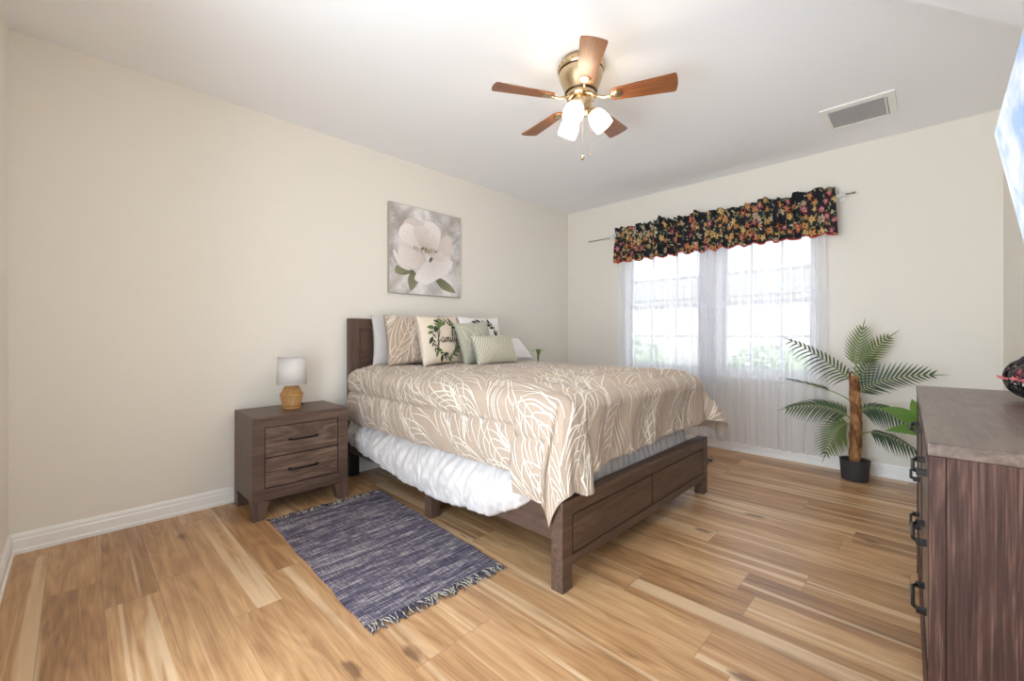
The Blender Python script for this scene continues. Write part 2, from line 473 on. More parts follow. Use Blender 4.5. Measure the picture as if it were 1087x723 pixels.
# footboard
mb = MB()
fx0, fx1 = 2.205, 2.27
mb.box(fx0, fx1, BY0, BY0+.075, .0, .405, .003); mb.box(fx0, fx1, BY1-.075, BY1, .0, .405, .003)
mb.box(fx0+.001, fx1-.0005, BY0+.075, BY1-.075, .335, .405, .003)
mb.box(fx0+.001, fx1-.0005, BY0+.075, BY1-.075, .105, .15, .003)
mb.box(fx0+.002, fx1-.005, BY0+.0745, BY1-.0745, .149, .336, 0, 1)  # almost flush backing, its black stands in for shade around the drawers
footboard = O('footboard', mb, [M_woodY, M_gapshade], bed)
ym = (BY0+BY1)/2
for y0, y1 in ((BY0+.085, ym-.007), (ym+.007, BY1-.085)):
    db = MB(); db.box(fx1-.02, fx1-.002, y0, y1, .158, .327, .001); O('drawer_front', db, M_woodY, footboard)
for y0 in (-3.02, BY1-.041):
    y1 = y0+.028
    rb = MB(); rb.box(.086, fx0, y0, y1, .197, .36, .003); O('side_rail', rb, M_woodX, bed)
for (x, y) in ((1.14, -3.02), (1.14, -1.42), (1.14, -2.235), (1.9, -2.235), (.4, -2.235)):
    lb = MB(); lb.box(x, x+.07, y, y+.065, 0, .197, .003); O('leg', lb, M_woodZ, bed)
sb = MB()
for i in range(10):
    x = .18+i*.208; sb.box(x, x+.09, -2.99, BY1-.045, .205, .222, .002)
O('slat_base', sb, M_woodY, bed)

# box spring, mattress
MY0, MY1 = -2.955, -1.445
M_ticking = plain('mattress_ticking', s2l(168, 164, 164), .9, noise=.06, nscale=60, bump=.3)
M_skirt = plain('bed_skirt_cotton', s2l(212, 207, 205), .9, sheen=.2, bump=.15, bscale=500)
bx = MB(); bx.box(.10, 2.14, MY0+.02, MY1-.02, .223, .47, .02); tag(O('box_spring', bx, M_ticking), 'box spring wrapped by the white skirt under the mattress', 'box spring')
mt = MB(); mt.box(.10, 2.155, MY0+.005, MY1-.005, .475, .835, .045)
mtr = O('mattress', mt, M_ticking)
tag(mtr, 'thick grey mattress showing as a band under the patterned comforter', 'mattress')

# bed skirt: one cloth round left side, foot and right side
zb_pts = [(.09, .285), (.233, .266), (.336, .238), (.575, .215), (.798, .179), (.988, .158), (1.172, .152), (1.334, .15), (1.449, .162), (1.771, .188), (1.96, .282), (2.10, .375), (2.3, .40)]
def interp(pts, x):
    if x <= pts[0][0]: return pts[0][1]
    for (a, b), (c, d) in zip(pts, pts[1:]):
        if x <= c:
            t = (x-a)/(c-a); t = t*t*(3-2*t) if False else t
            return b+(d-b)*t
    return pts[-1][1]
path = []          # (x, y, nx, ny, kind, s)
N1, N2 = 300, 260
for i in range(N1):
    x = .10+(2.08-.10)*i/(N1-1); path.append((x, MY0+.012, 0, -1, 'L', i/(N1-1)))
for i in range(1, 12):
    a = math.pi/2*i/12; path.append((2.08+.07*math.sin(a), MY0+.082-.07*math.cos(a), math.sin(a), -math.cos(a), 'C', i/12))
for i in range(N2):
    y = MY0+.082+(MY1-MY0-.164)*i/(N2-1); path.append((2.15, y, 1, 0, 'F', i/(N2-1)))
for i in range(1, 12):
    a = math.pi/2*i/12; path.append((2.08+.07*math.cos(a), MY1-.082+.07*math.sin(a), math.cos(a), math.sin(a), 'D', i/12))
for i in range(120):
    x = 2.08-(2.08-.10)*i/119; path.append((x, MY1-.012, 0, 1, 'R', i/119))
NV = 26
P = []
for k, (x, y, nx, ny, kind, s) in enumerate(path):
    colp = []
    zt = .505
    for j in range(NV):
        v = j/(NV-1)
        if kind == 'L' or kind == 'C':
            zb = interp(zb_pts, x)
            fall = 1.0
            if x > 2.0: fall = max(0, 1-(x-2.0)/.13)
            bulge = (.020+.100*math.sin(min(1, v*1.12)*math.pi*.62)**1.3)*(.25+.75*fall) if v > .12 else .014+.02*v
            wr = .016*nz(x*8, v*1.3, 3.1)*min(1, v*3)+.015*nz(x*22+v*4, v*2.2, 8.)*min(1, v*2.5)+.008*nz(x*48-v*6, v*4, 1.)*min(1, v*4)
            if v < .14: wr += .004*math.sin(x*160)*v*7
            d = bulge+wr*(1.3 if v > .2 else 1)
            if v > .93: d -= .022*((v-.93)/.07)**2
            if x < .3: d += .012*math.sin(x*60+v*9)*(1-x/.3)
            z = zt-(zt-zb)*v + .010*nz(x*6, 4., 7.)*v
        elif kind in ('F', 'D'):
            zb = .33
            d = .010+.024*v*(.5+.5*math.sin(y*105+4*nz(y*7, 2., 2.)))+.014*nz(y*18, v*2, 5.)*v+.008*v
            if v < .12: d = .006+.003*math.sin(y*260)
            if .2 < v < .26: d = .006
            z = zt-(zt-zb)*v
        else:
            zb = .24; d = .02+.05*math.sin(v*2.4)+.01*nz(x*9, v*2, 2.); z = zt-(zt-zb)*v
        colp.append((x+nx*d, y+ny*d, z))
    P.append(colp)
sk = MB().grid(P, flip=True)
skirt = O('bed_skirt', sk, M_skirt, solid=.002)
tag(skirt, 'white gathered cotton bed skirt bulging out below the patterned comforter', 'bed skirt')

# ------------------------------------------------------------------ leaf-line pattern in cloth space
def leaf_lines(w, h, seed, du=.27, dv=.27, ang=125, Ls=(.45, .75), nb=5):
    """stems that follow a drifting direction field, with veins fanning off and bending back along it"""
    rr = random.Random(seed); lines = []
    def th(u, v): return R_(ang)+1.15*nz(u*1.9+seed, v*1.9, seed)+.35*nz(u*5, v*5+seed, 3.)
    def walk(u, v, L, off, dec):
        pts = [(u, v)]; st = .014; sdone = 0
        while sdone < L:
            a = th(u, v)+off*math.exp(-sdone/dec)
            u += st*math.cos(a); v += st*math.sin(a); sdone += st; pts.append((u, v))
        return pts
    for r in range(-2, int(h/dv)+2):
        for c in range(-1, int(w/du)+3):
            u = c*du+(r % 2)*du*.5+rr.uniform(-.05, .05); v = r*dv+rr.uniform(-.05, .05)
            L = rr.uniform(*Ls); stem = walk(u, v, L, 0, 1); lines.append(stem)
            for sd in (1, -1):
                for k in range(nb):
                    f = .04+.11*k+rr.uniform(-.015, .015)
                    p = stem[int(f*(len(stem)-1))]
                    lines.append(walk(p[0], p[1], L*rr.uniform(.40, .60), sd*rr.uniform(.75, 1.05), rr.uniform(.10, .16)))
    return lines

def ribbons(mb, lines, S, N, w, h, width=.0055, lift=.0022, mat=1):
    """lay ribbons on surface S(u,v) with normal N(u,v); clip to the [0,w]x[0,h] cloth"""
    for pts in lines:
        run = []
        def flush(run):
            if len(run) < 3: return
            L, Rr = [], []
            for i, (u, v) in enumerate(run):
                a = run[max(i-1, 0)]; b = run[min(i+1, len(run)-1)]
                tx, ty = b[0]-a[0], b[1]-a[1]; l = math.hypot(tx, ty) or 1e-6
                hw = width*.5*(.55+.45*math.sin(math.pi*i/(len(run)-1)))
                px, py = -ty/l*hw, tx/l*hw
                for lst, sg in ((L, 1), (Rr, -1)):
                    uu, vv = min(max(u+sg*px, 0), w), min(max(v+sg*py, 0), h)
                    lst.append(S(uu, vv)+N(uu, vv)*lift)
            mb.grid([L, Rr], mat=mat)
        for (u, v) in pts:
            if 0 < u < w and 0 < v < h: run.append((u, v))
            else: flush(run); run = []
        flush(run)

# ------------------------------------------------------------------ comforter
TAUPE = s2l(176, 156, 138)
M_taupe = plain('taupe_cotton', TAUPE, .85, sheen=.25, noise=.04, nscale=90, bump=.15, bscale=600)
M_cream = plain('cream_print', s2l(226, 217, 204), .85, sheen=.2)
M_lining = plain('grey_lining', s2l(176, 166, 156), .85, sheen=.2)
CX0, CX1 = .12, 2.17            # bed top along x
CYL, CYR = MY0+.0, MY1-.0
OVL, OVR = .45, .45             # side overhang
def sstep(a, b, x):
    t = min(1, max(0, (x-a)/(b-a))); return t*t*(3-2*t)
def OVF(q):                     # foot overhang varies across the bed
    t = min(max((q-OVL)/(CYR-CYL), 0), 1)
    return .415-.045*t
CW = OVL+(CYR-CYL)+OVR          # cloth width
CLen = (CX1-CX0)                # plus foot
RHO = .085
def S_comf(vv, uu):
    """vv across [0,CW] from the left hem; uu along [0,1] as fraction: head .. foot hem"""
    q = vv
    p = uu*(CLen+OVF(q))
    a = 0; sy = 0
    if q < OVL: a = OVL-q; sy = -1; y = CYL
    elif q > CW-OVR: a = q-(CW-OVR); sy = 1; y = CYR
    else: y = CYL+(q-OVL)
    b = max(0, p-CLen); x = CX0+min(p, CLen)
    top = .893+.010*nz(x*2.2, y*2.2, 1.)+.008*nz(x*6, y*6, 4.)+.004*nz(x*14, y*14, 9.)
    # the near foot corner hangs as a longer flap that overlaps its neighbours
    fl = 0.
    if sy <= 0:
        if b > 0: fl = 1-sstep(CYL+.055, CYL+.085, y)
        else: fl = sstep(1.955, 1.98, x)
    if a == 0 and b == 0:
        ed = min(y-CYL, CYR-y, CX0+CLen-x)
        top += -.014*math.exp(-((ed-.28)/.012)**2)
        if ed < .18: top -= .030*(1-ed/.18)**2
        return Vector((x, y, top+.035*sstep(1.2, 2.0, x)*nz(x*3+y*1.5, y*5-x, 2.)-.012*math.exp(-((x-1.72-.05*math.sin(y*3))/.014)**2)))
    top -= .030
    phi = math.atan2(b, a)
    corner = math.sin(2*phi)     # 0 on sides, 1 on the diagonal
    ext = 1+.19*fl*(1-.85*corner)
    r = math.hypot(a, b)*ext
    dx, dy = math.sin(phi), sy*math.cos(phi)
    rr_ = RHO
    q0 = rr_*math.pi/2
    flare = .07
    if sy > 0: flare += .42*corner
    elif sy < 0: flare += .10*corner
    if r < q0: h = rr_*math.sin(r/rr_); d = rr_*(1-math.cos(r/rr_))
    else:
        e = r-q0; h = rr_+math.sin(flare)*e*.8; d = rr_+math.cos(flare)*e
    fold = min(1, max(0, (r-.05)/.35))
    h += .022*fl*sstep(.08, .3, r)
    if b <= 0:      # long sides
        h += fold*(.012*nz(x*3.2, a*1.5, sy+2.)+.008*nz(x*8, a*3, 5.)+.004*nz(x*22+a*9, a*6, 3.))
        ah = OVL-a
        h += .022*math.sin(math.pi*min(1, max(0, ah/.22)))*fold - .016*math.exp(-((ah-.225)/.013)**2)
        h += .012*math.exp(-((a-.12)/.07)**2)
        if x < .35: h += .006*nz(x*30, a*4, 1.)
    elif a <= 0:    # foot
        s1 = y*1.0+.35*b
        h += fold*(.050*nz(s1*4.2, b*1.2, 8.)+.034*nz(s1*10, b*2, 3.)+.010*nz(y*24-b*10, b*5, 5.))
        h += .014*math.exp(-((b-.12)/.07)**2)
    else:
        h += fold*(.028*math.sin(phi*6.0+.8)*corner+.014*nz(phi*5, r*3, 6.))
        if sy > 0: h += .085*corner*math.exp(-((r-.38)/.16)**2)
        h += (1-corner)*.012*math.exp(-((r-.12)/.07)**2)
    if sy < 0: x -= .055*corner*fold; y -= .03*corner*fold
    return Vector((x+dx*h, y+dy*h, top-d))
def N_comf(v, u):
    e = .004
    a = S_comf(min(v+e, CW), u)-S_comf(max(v-e, 0), u)
    b = S_comf(v, min(u+e*.5, 1))-S_comf(v, max(u-e*.5, 0))
    n = b.cross(a)
    if n.length < 1e-9: return Vector((0, 0, 1))
    return n.normalized()
nt_ = N_comf(CW/2, .5)
sgn = 1 if nt_.z > 0 else -1
cm = MB()
NQ, NP = 260, 250
P = [[S_comf(CW*i/(NQ-1), j/(NP-1)) for j in range(NP)] for i in range(NQ)]
cm.grid(P, flip=(sgn > 0))
# check the orientation of the normal function: must point away from the bed
LEN_ = CLen+.40
lines = leaf_lines(CW, LEN_, 5)
ribbons(cm, lines, lambda a, b: S_comf(a, min(1, b/LEN_)), lambda a, b: N_comf(a, min(1, b/LEN_))*sgn, CW, LEN_, width=.0066, lift=.004)
comf = O('comforter', cm, [M_taupe, M_cream, M_lining])
tag(comf, 'taupe comforter with flowing cream leaf lines draped over the bed', 'comforter')

# ------------------------------------------------------------------ pillows
def pillow_fn(w, h, T, Mw, seed, sag=.02, pw=.42, flange=0.):
    def S(u, v, side=1):
        """u in [0,w], v in [0,h] -> world"""
        a, b = 2*u/w-1, 2*v/h-1
        pinch = 1-.055*(1-b*b)*0
        ex = 1-.06*(1-abs(b)**2)*abs(a)**3
        ey = 1-.07*(1-abs(a)**2)*abs(b)**3
        A = max(0., 1-a*a); B = max(0., 1-b*b)
        if flange:
            fa = max(0., 1-(abs(a)/(1-flange))**2) if abs(a) < 1-flange else 0.
            fb = max(0., 1-(abs(b)/(1-flange*1.4))**2) if abs(b) < 1-flange*1.4 else 0.
            th = T*(fa*fb)**pw+.004
        else: th = T*(A*B)**pw+.002
        wr = .006*nz(u*7+seed, v*7, seed)+.004*nz(u*16+seed, v*16, seed+3)
        edge = min(A, B)
        n = side*(th+wr*min(1, edge*4))
        return Mw @ Vector((n+.008*nz(u*4, v*4, seed)*1.0, (u-w/2)*ex, v*1.0+(h/2)*(ey-1)*b))
    return S
def N_of(S, w, h):
    def N(u, v):
        e = .004
        a = S(min(u+e, w), v)-S(max(u-e, 0), v); b = S(u, min(v+e, h))-S(u, max(v-e, 0))
        n = a.cross(b)
        return n.normalized() if n.length > 1e-9 else Vector((1, 0, 0))
    return N
def pillow(name, label, w, h, T, base, lean, yaw, roll, mats, seed, deco=None, group=None, flange=0., pw=.42):
    Mw = Matrix.Translation(Vector(base)) @ Matrix.Rotation(R_(yaw), 4, 'Z') @ Matrix.Rotation(R_(-lean), 4, 'Y') @ Matrix.Rotation(R_(roll), 4, 'X')
    S = pillow_fn(w, h, T, Mw, seed, flange=flange, pw=pw)
    n = 64; mb = MB()
    cs = [(.5-.5*math.cos(math.pi*i/(n-1))) for i in range(n)]
    mb.grid([[S(w*c, h*d, 1) for d in cs] for c in cs])
    mb.grid([[S(w*c, h*d, -1) for d in cs] for c in cs], flip=True)
    if deco: deco(mb, S, N_of(S, w, h), w, h)
    o = O(name, mb, mats, loc=base)
    tag(o, label, 'pillow', group)
    return o
def deco_leaf(seed, wd=.006, du=.30, dv=.24, ang=65):
    def d(mb, S, N, w, h):
        ribbons(mb, leaf_lines(w, h, seed, du, dv, ang), S, N, w, h, width=wd, lift=.003, mat=1)
    return d
M_white = plain('white_pillow_cotton', s2l(232, 230, 231), .9, sheen=.2, bump=.1, bscale=500)
M_greyp = plain('grey_pillow_cotton', s2l(200, 196, 196), .9, sheen=.2, bump=.1, bscale=500)
M_canvas = plain('natural_cream_linen', s2l(226, 213, 196), .9, noise=.05, nscale=300, bump=.3, bscale=700)
M_linenw = plain('white_linen', s2l(232, 229, 226), .9, noise=.03, nscale=300, bump=.3, bscale=700)
M_leafg = plain('printed_green', s2l(98, 116, 62), .9)
M_leafd = plain('printed_dark_green', s2l(46, 58, 44), .9)
M_ink = plain('printed_black', s2l(34, 32, 32), .9)
M_sage = plain('sage_cotton', s2l(176, 176, 160), .9, sheen=.2, bump=.2, bscale=500)
M_sagecream = plain('cream_embroidery', s2l(226, 219, 198), .9)
BT = .892
def script_family():
    """handwritten word as strokes in a unit box about 1 wide, baseline 0"""
    st = []
    def bez(pts, n=8):
        out = []
        for i in range(len(pts)-1):
            p0 = pts[max(i-1, 0)]; p1 = pts[i]; p2 = pts[i+1]; p3 = pts[min(i+2, len(pts)-1)]
            for k in range(n):
                t = k/n
                out.append(tuple(.5*((2*p1[d])+(-p0[d]+p2[d])*t+(2*p0[d]-5*p1[d]+4*p2[d]-p3[d])*t*t+(-p0[d]+3*p1[d]-3*p2[d]+p3[d])*t**3) for d in (0, 1)))
        out.append(pts[-1]); return out
    # f
    st.append(bez([(.0, .04), (.07, .12), (.16, .32), (.17, .45), (.12, .46), (.09, .28), (.07, -.06), (.04, -.22), (.0, -.20), (.05, -.03), (.14, .06), (.20, .10)]))
    # a
    st.append(bez([(.30, .15), (.25, .17), (.20, .09), (.23, .0), (.29, .06), (.31, .15), (.30, .04), (.34, .01), (.37, .08)]))
    # m
    st.append(bez([(.37, .15), (.38, .0), (.39, .10), (.43, .16), (.45, .10), (.45, .0), (.47, .11), (.51, .16), (.53, .10), (.53, .02), (.57, .01), (.61, .14)]))
    # i
    st.append(bez([(.61, .15), (.61, .04), (.64, .0), (.68, .08)]))
    st.append(bez([(.615, .24), (.625, .245), (.63, .24)]))
    # l
    st.append(bez([(.68, .08), (.75, .34), (.74, .44), (.71, .38), (.71, .06), (.74, .0), (.79, .10)]))
    # y
    st.append(bez([(.80, .16), (.81, .04), (.85, .02), (.89, .12), (.90, .16), (.89, -.08), (.85, -.22), (.80, -.18), (.86, -.04), (.98, .08)]))
    return st
def deco_wreath(text=True, rad=.158, cu=.5, cv=.5, gm=2, dm=3):
    def d(mb, S, N, w, h):
        rr = random.Random(12); cx_, cy_ = w*cu, h*cv
        n = 40
        ring = [(cx_+rad*math.cos(2*math.pi*i/n), cy_+rad*math.sin(2*math.pi*i/n)) for i in range(n+1)]
        ribbons(mb, [ring], S, N, w, h, width=.004, lift=.002, mat=dm)
        for i in range(46):
            a = 2*math.pi*i/46+rr.uniform(-.05, .05)
            side = 1 if i % 2 else -1
            px, py = cx_+rad*math.cos(a), cy_+rad*math.sin(a)
            ta = a+math.pi/2+side*rr.uniform(.5, 1.0)
            big = rr.random() < .45
            L = rr.uniform(.058, .080) if big else rr.uniform(.034, .050); Wd = L*(.46 if big else .30)
            mt_ = gm if big and rr.random() < .7 else dm
            lo, hi = [], []
            for k in range(7):
                t = k/6; hw = Wd*.5*math.sin(math.pi*t**.8)
                bx_, by_ = px+L*t*math.cos(ta), py+L*t*math.sin(ta)
                for lst, sg in ((lo, 1), (hi, -1)):
                    u, v = bx_-sg*hw*math.sin(ta), by_+sg*hw*math.cos(ta)
                    u, v = min(max(u, .002), w-.002), min(max(v, .002), h-.002)
                    lst.append(S(u, v)+N(u, v)*(.0026+.0006*(i % 3)))
            mb.grid([lo, hi], mat=mt_)
        if text:
            k = .27
            for s in script_family():
                ribbons(mb, [[(cx_+.008-k*.5+p[0]*k+(.0 if p[1] < .2 else .0), cy_-.03+p[1]*k*.95) for p in s]], S, N, w, h, width=.0080, lift=.006, mat=4)
    return d
def deco_lattice(mb, S, N, w, h):
    sp = .026
    for sgn_ in (1, -1):
        k = -int((w+h)/sp)
        while k*sp < w+h:
            pts = []
            for i in range(40):
                t = i/39; v = h*t; u = k*sp+sgn_*v*.62
                pts.append((u, v))
            ribbons(mb, [pts], S, N, w, h, width=.0075 if sgn_ == 1 else .0045, lift=.0025 if sgn_ == 1 else .002, mat=1)
            k += 1
def deco_outline(mb, S, N, w, h):
    for (u0, v0, L, th) in ((.04, .36, .24, -60), (.05, .14, .2, 40), (.2, .34, .22, -80), (.22, .06, .2, 60), (.3, .2, .2, 10)):
        for sg in (1, -1):
            pts = []
            for i in range(17):
                t = i/16; o = sg*.045*math.sin(math.pi*t)
                c, s = math.cos(R_(th)), math.sin(R_(th))
                pts.append((u0*w/.4+L*t*c-o*s, v0*h/.4+L*t*s+o*c))
            ribbons(mb, [pts], S, N, w, h, width=.007, lift=.002, mat=1)
pillow('sleeping_pillow', 'plain grey pillow standing behind the taupe sham nearest the nightstand', .62, .42, .06, (.150, -2.545, BT), 4, 0, 0, M_greyp, 1)
pillow('pillow_sham', 'taupe leaf-line sham propped left, half behind the cream family pillow', .60, .425, .072, (.300, -2.505, BT), 10, 0, 0, [M_taupe, M_cream], 2, deco_leaf(3), 'leaf-line pillow shams', pw=.38)
pillow('pillow_sham', 'leaf-line sham at the back, mostly hidden behind the white wreath pillow', .74, .43, .07, (.21, -1.84, BT), 7, 0, 0, [M_taupe, M_cream], 4, deco_leaf(8), 'leaf-line pillow shams')
pillow('throw_pillow', 'cream square pillow printed with a green wreath around the word family', .47, .425, .07, (.46, -2.36, BT), 12, 8, 1, [M_canvas, M_cream, M_leafg, M_leafd, M_ink], 6, deco_wreath(True, cu=.54), 'wreath pillows')
pillow('throw_pillow', 'white square pillow with dark green wreath behind the sage lumbar cushion', .47, .43, .065, (.45, -1.90, BT), 12, -6, 0, [M_linenw, M_cream, M_leafd, M_leafd, M_ink], 9, deco_wreath(False), 'wreath pillows')
pillow('throw_pillow', 'sage green square pillow with cream leaf outlines behind the lumbar cushion', .40, .385, .06, (.59, -2.055, BT), 16, 4, 4, [M_sage, M_sagecream], 11, deco_outline)
pillow('lumbar_pillow', 'small sage lumbar cushion with cream diagonal lattice, frontmost on the bed', .50, .265, .055, (.735, -1.985, BT), 18, 2, 1, [M_sage, M_sagecream], 13, deco_lattice)
pillow('sleeping_pillow', 'plain white pillow slumped at the far side of the bed behind the cushions', .40, .32, .07, (.44, -1.43, BT+.0), 50, -8, 0, M_white, 15)

# ------------------------------------------------------------------ nightstands
def nightstand(label, y0):
    y1 = y0+.595; x0, x1 = .055, .48
    t = thing('nightstand', label, 'nightstand', ((x0+x1)/2, (y0+y1)/2, 0), group='two-drawer nightstands')
    mb = MB(); zt = .637; e = .022
    mb.box(x0, x1, y0, y1, zt-e, zt, .003)
    O('top', mb, M_woodY, t)
    mb = MB()
    mb.box(x0, x1-.02, y0, y0+e, .11, zt-e, .002); mb.box(x0, x1-.02, y1-e, y1, .11, zt-e, .002)
    mb.box(x0, x0+.01, y0+e, y1-e, .11, zt-e, 0); mb.box(x0+.01, x1-.04, y0+e, y1-e, .11, .13, 0)
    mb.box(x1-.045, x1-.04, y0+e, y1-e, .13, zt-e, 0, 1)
    O('case', mb, [M_woodZ, M_gapshade], t)
    fw = .066
    mb = MB()
    mb.box(x1-.02, x1, y0, y0+fw, .11, zt-e, .002); mb.box(x1-.02, x1, y1-fw, y1, .11, zt-e, .002)
    mb.box(x1-.02, x1, y0+fw, y1-fw, .57, zt-e, .002); mb.box(x1-.02, x1, y0+fw, y1-fw, .115, .187, .002)
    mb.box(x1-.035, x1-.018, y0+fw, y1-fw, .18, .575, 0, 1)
    O('front_frame', mb, [M_woodY, M_gapshade], t)
    for z0, z1 in ((.192, .375), (.382, .566)):
        db = MB(); db.box(x1-.019, x1-.003, y0+fw+.005, y1-fw-.005, z0, z1, .002)
        d = O('drawer', db, M_drawer, t)
        zc = (z0+z1)/2; yc = (y0+y1)/2
        hbm = MB(); hbm.tube([(x1-.004, yc-.085, zc), (x1+.018, yc-.085, zc), (x1+.024, yc-.075, zc), (x1+.024, yc+.075, zc), (x1+.018, yc+.085, zc), (x1-.004, yc+.085, zc)], .006, 10)
        hbm.box(x1-.004, x1+.002, yc-.095, yc-.075, zc-.008, zc+.008, .002); hbm.box(x1-.004, x1+.002, yc+.075, yc+.095, zc-.008, zc+.008, .002)
        O('handle', hbm, M_black, d)
    for (xa, xb, ya, yb, sx, sy) in ((x1-.07, x1, y0, y0+.095, 0, 1), (x1-.07, x1, y1-.095, y1, 0, -1), (x0, x0+.07, y0, y0+.095, 0, 1), (x0, x0+.07, y1-.095, y1, 0, -1)):
        lb = MB(); tp = .03          # tapered bracket foot
        a, b = (ya, yb-tp) if sy > 0 else (ya+tp, yb)
        vs = [(xa, a, 0), (xb, a, 0), (xb, b, 0), (xa, b, 0), (xa, ya, .112), (xb, ya, .112), (xb, yb, .112), (xa, yb, .112)]
        lb.add(vs, [[3, 2, 1, 0], [4, 5, 6, 7], [0, 1, 5, 4], [1, 2, 6, 5], [2, 3, 7, 6], [3, 0, 4, 7]])
        O('leg', lb, M_woodZ, t)
    return t
M_drawer = wood('weathered_drawer_wood', s2l(66, 49, 40), s2l(95, 74, 61), s2l(128, 104, 88), axis='y', contrast=1.2, ring=.2)
nightstand('brown two-drawer nightstand carrying the small lamp, left of the bed', -3.812)
nightstand('second brown nightstand hidden behind the far side of the bed', -1.21)

# ------------------------------------------------------------------ table lamp
lx, ly, lz = .255, -3.515, .637
M_shade = None
m, nt, p = new_mat('white_lamp_shade')
p.inputs['Base Color'].default_value = (*s2l(236, 234, 232), 1); p.inputs['Roughness'].default_value = .9
tl = nd(nt, 'ShaderNodeBsdfTranslucent'); tl.inputs['Color'].default_value = (.85, .83, .8, 1)
ms = nd(nt, 'ShaderNodeMixShader'); ms.inputs[0].default_value = .35
nt.links.new(p.outputs[0], ms.inputs[1]); nt.links.new(tl.outputs[0], ms.inputs[2]); nt.links.new(ms.outputs[0], nt.nodes['Material Output'].inputs['Surface'])
M_shade = m
M_rattan = plain('honey_rattan', s2l(186, 138, 82), .6, noise=.2, nscale=120, bump=.4, bscale=150)
M_rattand = plain('inner_lamp_body', s2l(214, 186, 140), .7)
lamp = thing('table_lamp', 'small table lamp with woven rattan base and white drum shade', 'lamp', (lx, ly, lz))
prof = [(.052, .006), (.056, .03), (.068, .095), (.064, .105), (.038, .160), (.030, .168)]
base = MB()
base.lathe([(.046, .001), (.05, .02), (.058, .09), (.054, .10), (.03, .155), (.0, .158)], 28, (lx, ly, lz), 1, cap0=True)
for k in range(22):
    a = 2*math.pi*k/22
    for da in (.14, -.14):
        pts = []
        for i, (r, z) in enumerate(prof):
            aa = a+da*math.sin(i/5*math.pi*2)
            pts.append((lx+r*math.cos(aa), ly+r*math.sin(aa), lz+z))
        base.tube(pts, .0032, 5)
def ring(mb, r, z, t, n=36, mat=0, c=(0, 0, 0)):
    mb.tube([(c[0]+r*math.cos(2*math.pi*i/n), c[1]+r*math.sin(2*math.pi*i/n), c[2]+z) for i in range(n+1)], t, 6, mat, caps=False)
for r, z, t in ((.053, .007, .007), (.0685, .098, .006), (.032, .166, .006), (.056, .030, .003), (.05, .136, .003)):
    ring(base, r, z, t, c=(lx, ly, lz))
O('lamp_base', base, [M_rattan, M_rattand], lamp)
ne = MB(); ne.lathe([(.012, .16), (.012, .20), (.016, .20), (.016, .245), (.0, .245)], 16, (lx, ly, lz)); O('socket', ne, M_trim, lamp)
sh = MB(); sh.lathe([(.094, .168), (.0875, .352)], 48, (lx, ly, lz)); ring(sh, .094, .168, .0018, 48, c=(lx, ly, lz)); ring(sh, .0875, .352, .0018, 48, c=(lx, ly, lz))
O('lamp_shade', sh, M_shade, lamp, solid=.0015)
cd = MB(); cd.tube([(lx-.03, ly+.04, lz+.02), (lx-.05, ly+.075, lz+.028), (lx-.08, ly+.105, lz+.008), (lx-.14, ly+.12, lz+.005), (.052, ly+.13, lz+.006), (.04, ly+.13, lz-.03), (.036, ly+.13, .30)], .003, 6)
O('power_cord', cd, M_black, lamp)

# ------------------------------------------------------------------ canvas picture
art = thing('canvas_picture', 'square canvas print of a large white peony on pale grey', 'picture', (0.002, -2.237, 1.52))
ay0, ay1, az0, az1 = -2.640, -1.836, 1.52, 2.325
cv = MB(); cv.box(.002, .032, ay0, ay1, az0, az1, .003)
M_canv_side = plain('canvas_edge', s2l(170, 165, 158), .9)
O('canvas', cv, M_canv_side, art)
G = 230
uu, vv = np.meshgrid(np.linspace(0, 1, G), np.linspace(0, 1, G), indexing='ij')
def vnoise(u, v, s, seed):
    rng = np.random.RandomState(seed); n = int(s)+3
    n = int(s*1.5)+3; g = rng.rand(n, n); x = u*s; y = v*s
    i = np.floor(x).astype(int); j = np.floor(y).astype(int); fx = x-i; fy = y-j
    fx = fx*fx*(3-2*fx); fy = fy*fy*(3-2*fy)
    return (g[i, j]*(1-fx)+g[i+1, j]*fx)*(1-fy)+(g[i, j+1]*(1-fx)+g[i+1, j+1]*fx)*fy
def L3(*c): return np.array(s2l(*c))
img = np.zeros((G, G, 3))
n_ = .5*vnoise(uu, vv, 5, 1)+.3*vnoise(uu+vv*.3, vv, 14, 2)+.2*vnoise(uu, vv, 60, 3)
img[:] = L3(206, 202, 200)+(n_[..., None]-.5)*(L3(236, 233, 233)-L3(158, 154, 152))*1.5
dg = (uu*.9+vv*.4)
for a_, w_, c_ in ((.30, .05, (166, 158, 152)), (.95, .06, (170, 160, 150)), (1.22, .03, (160, 152, 146))):
    k_ = np.exp(-((uu-vv+1-a_)/w_)**2)*.6
    img += k_[..., None]*(L3(*c_)-img)
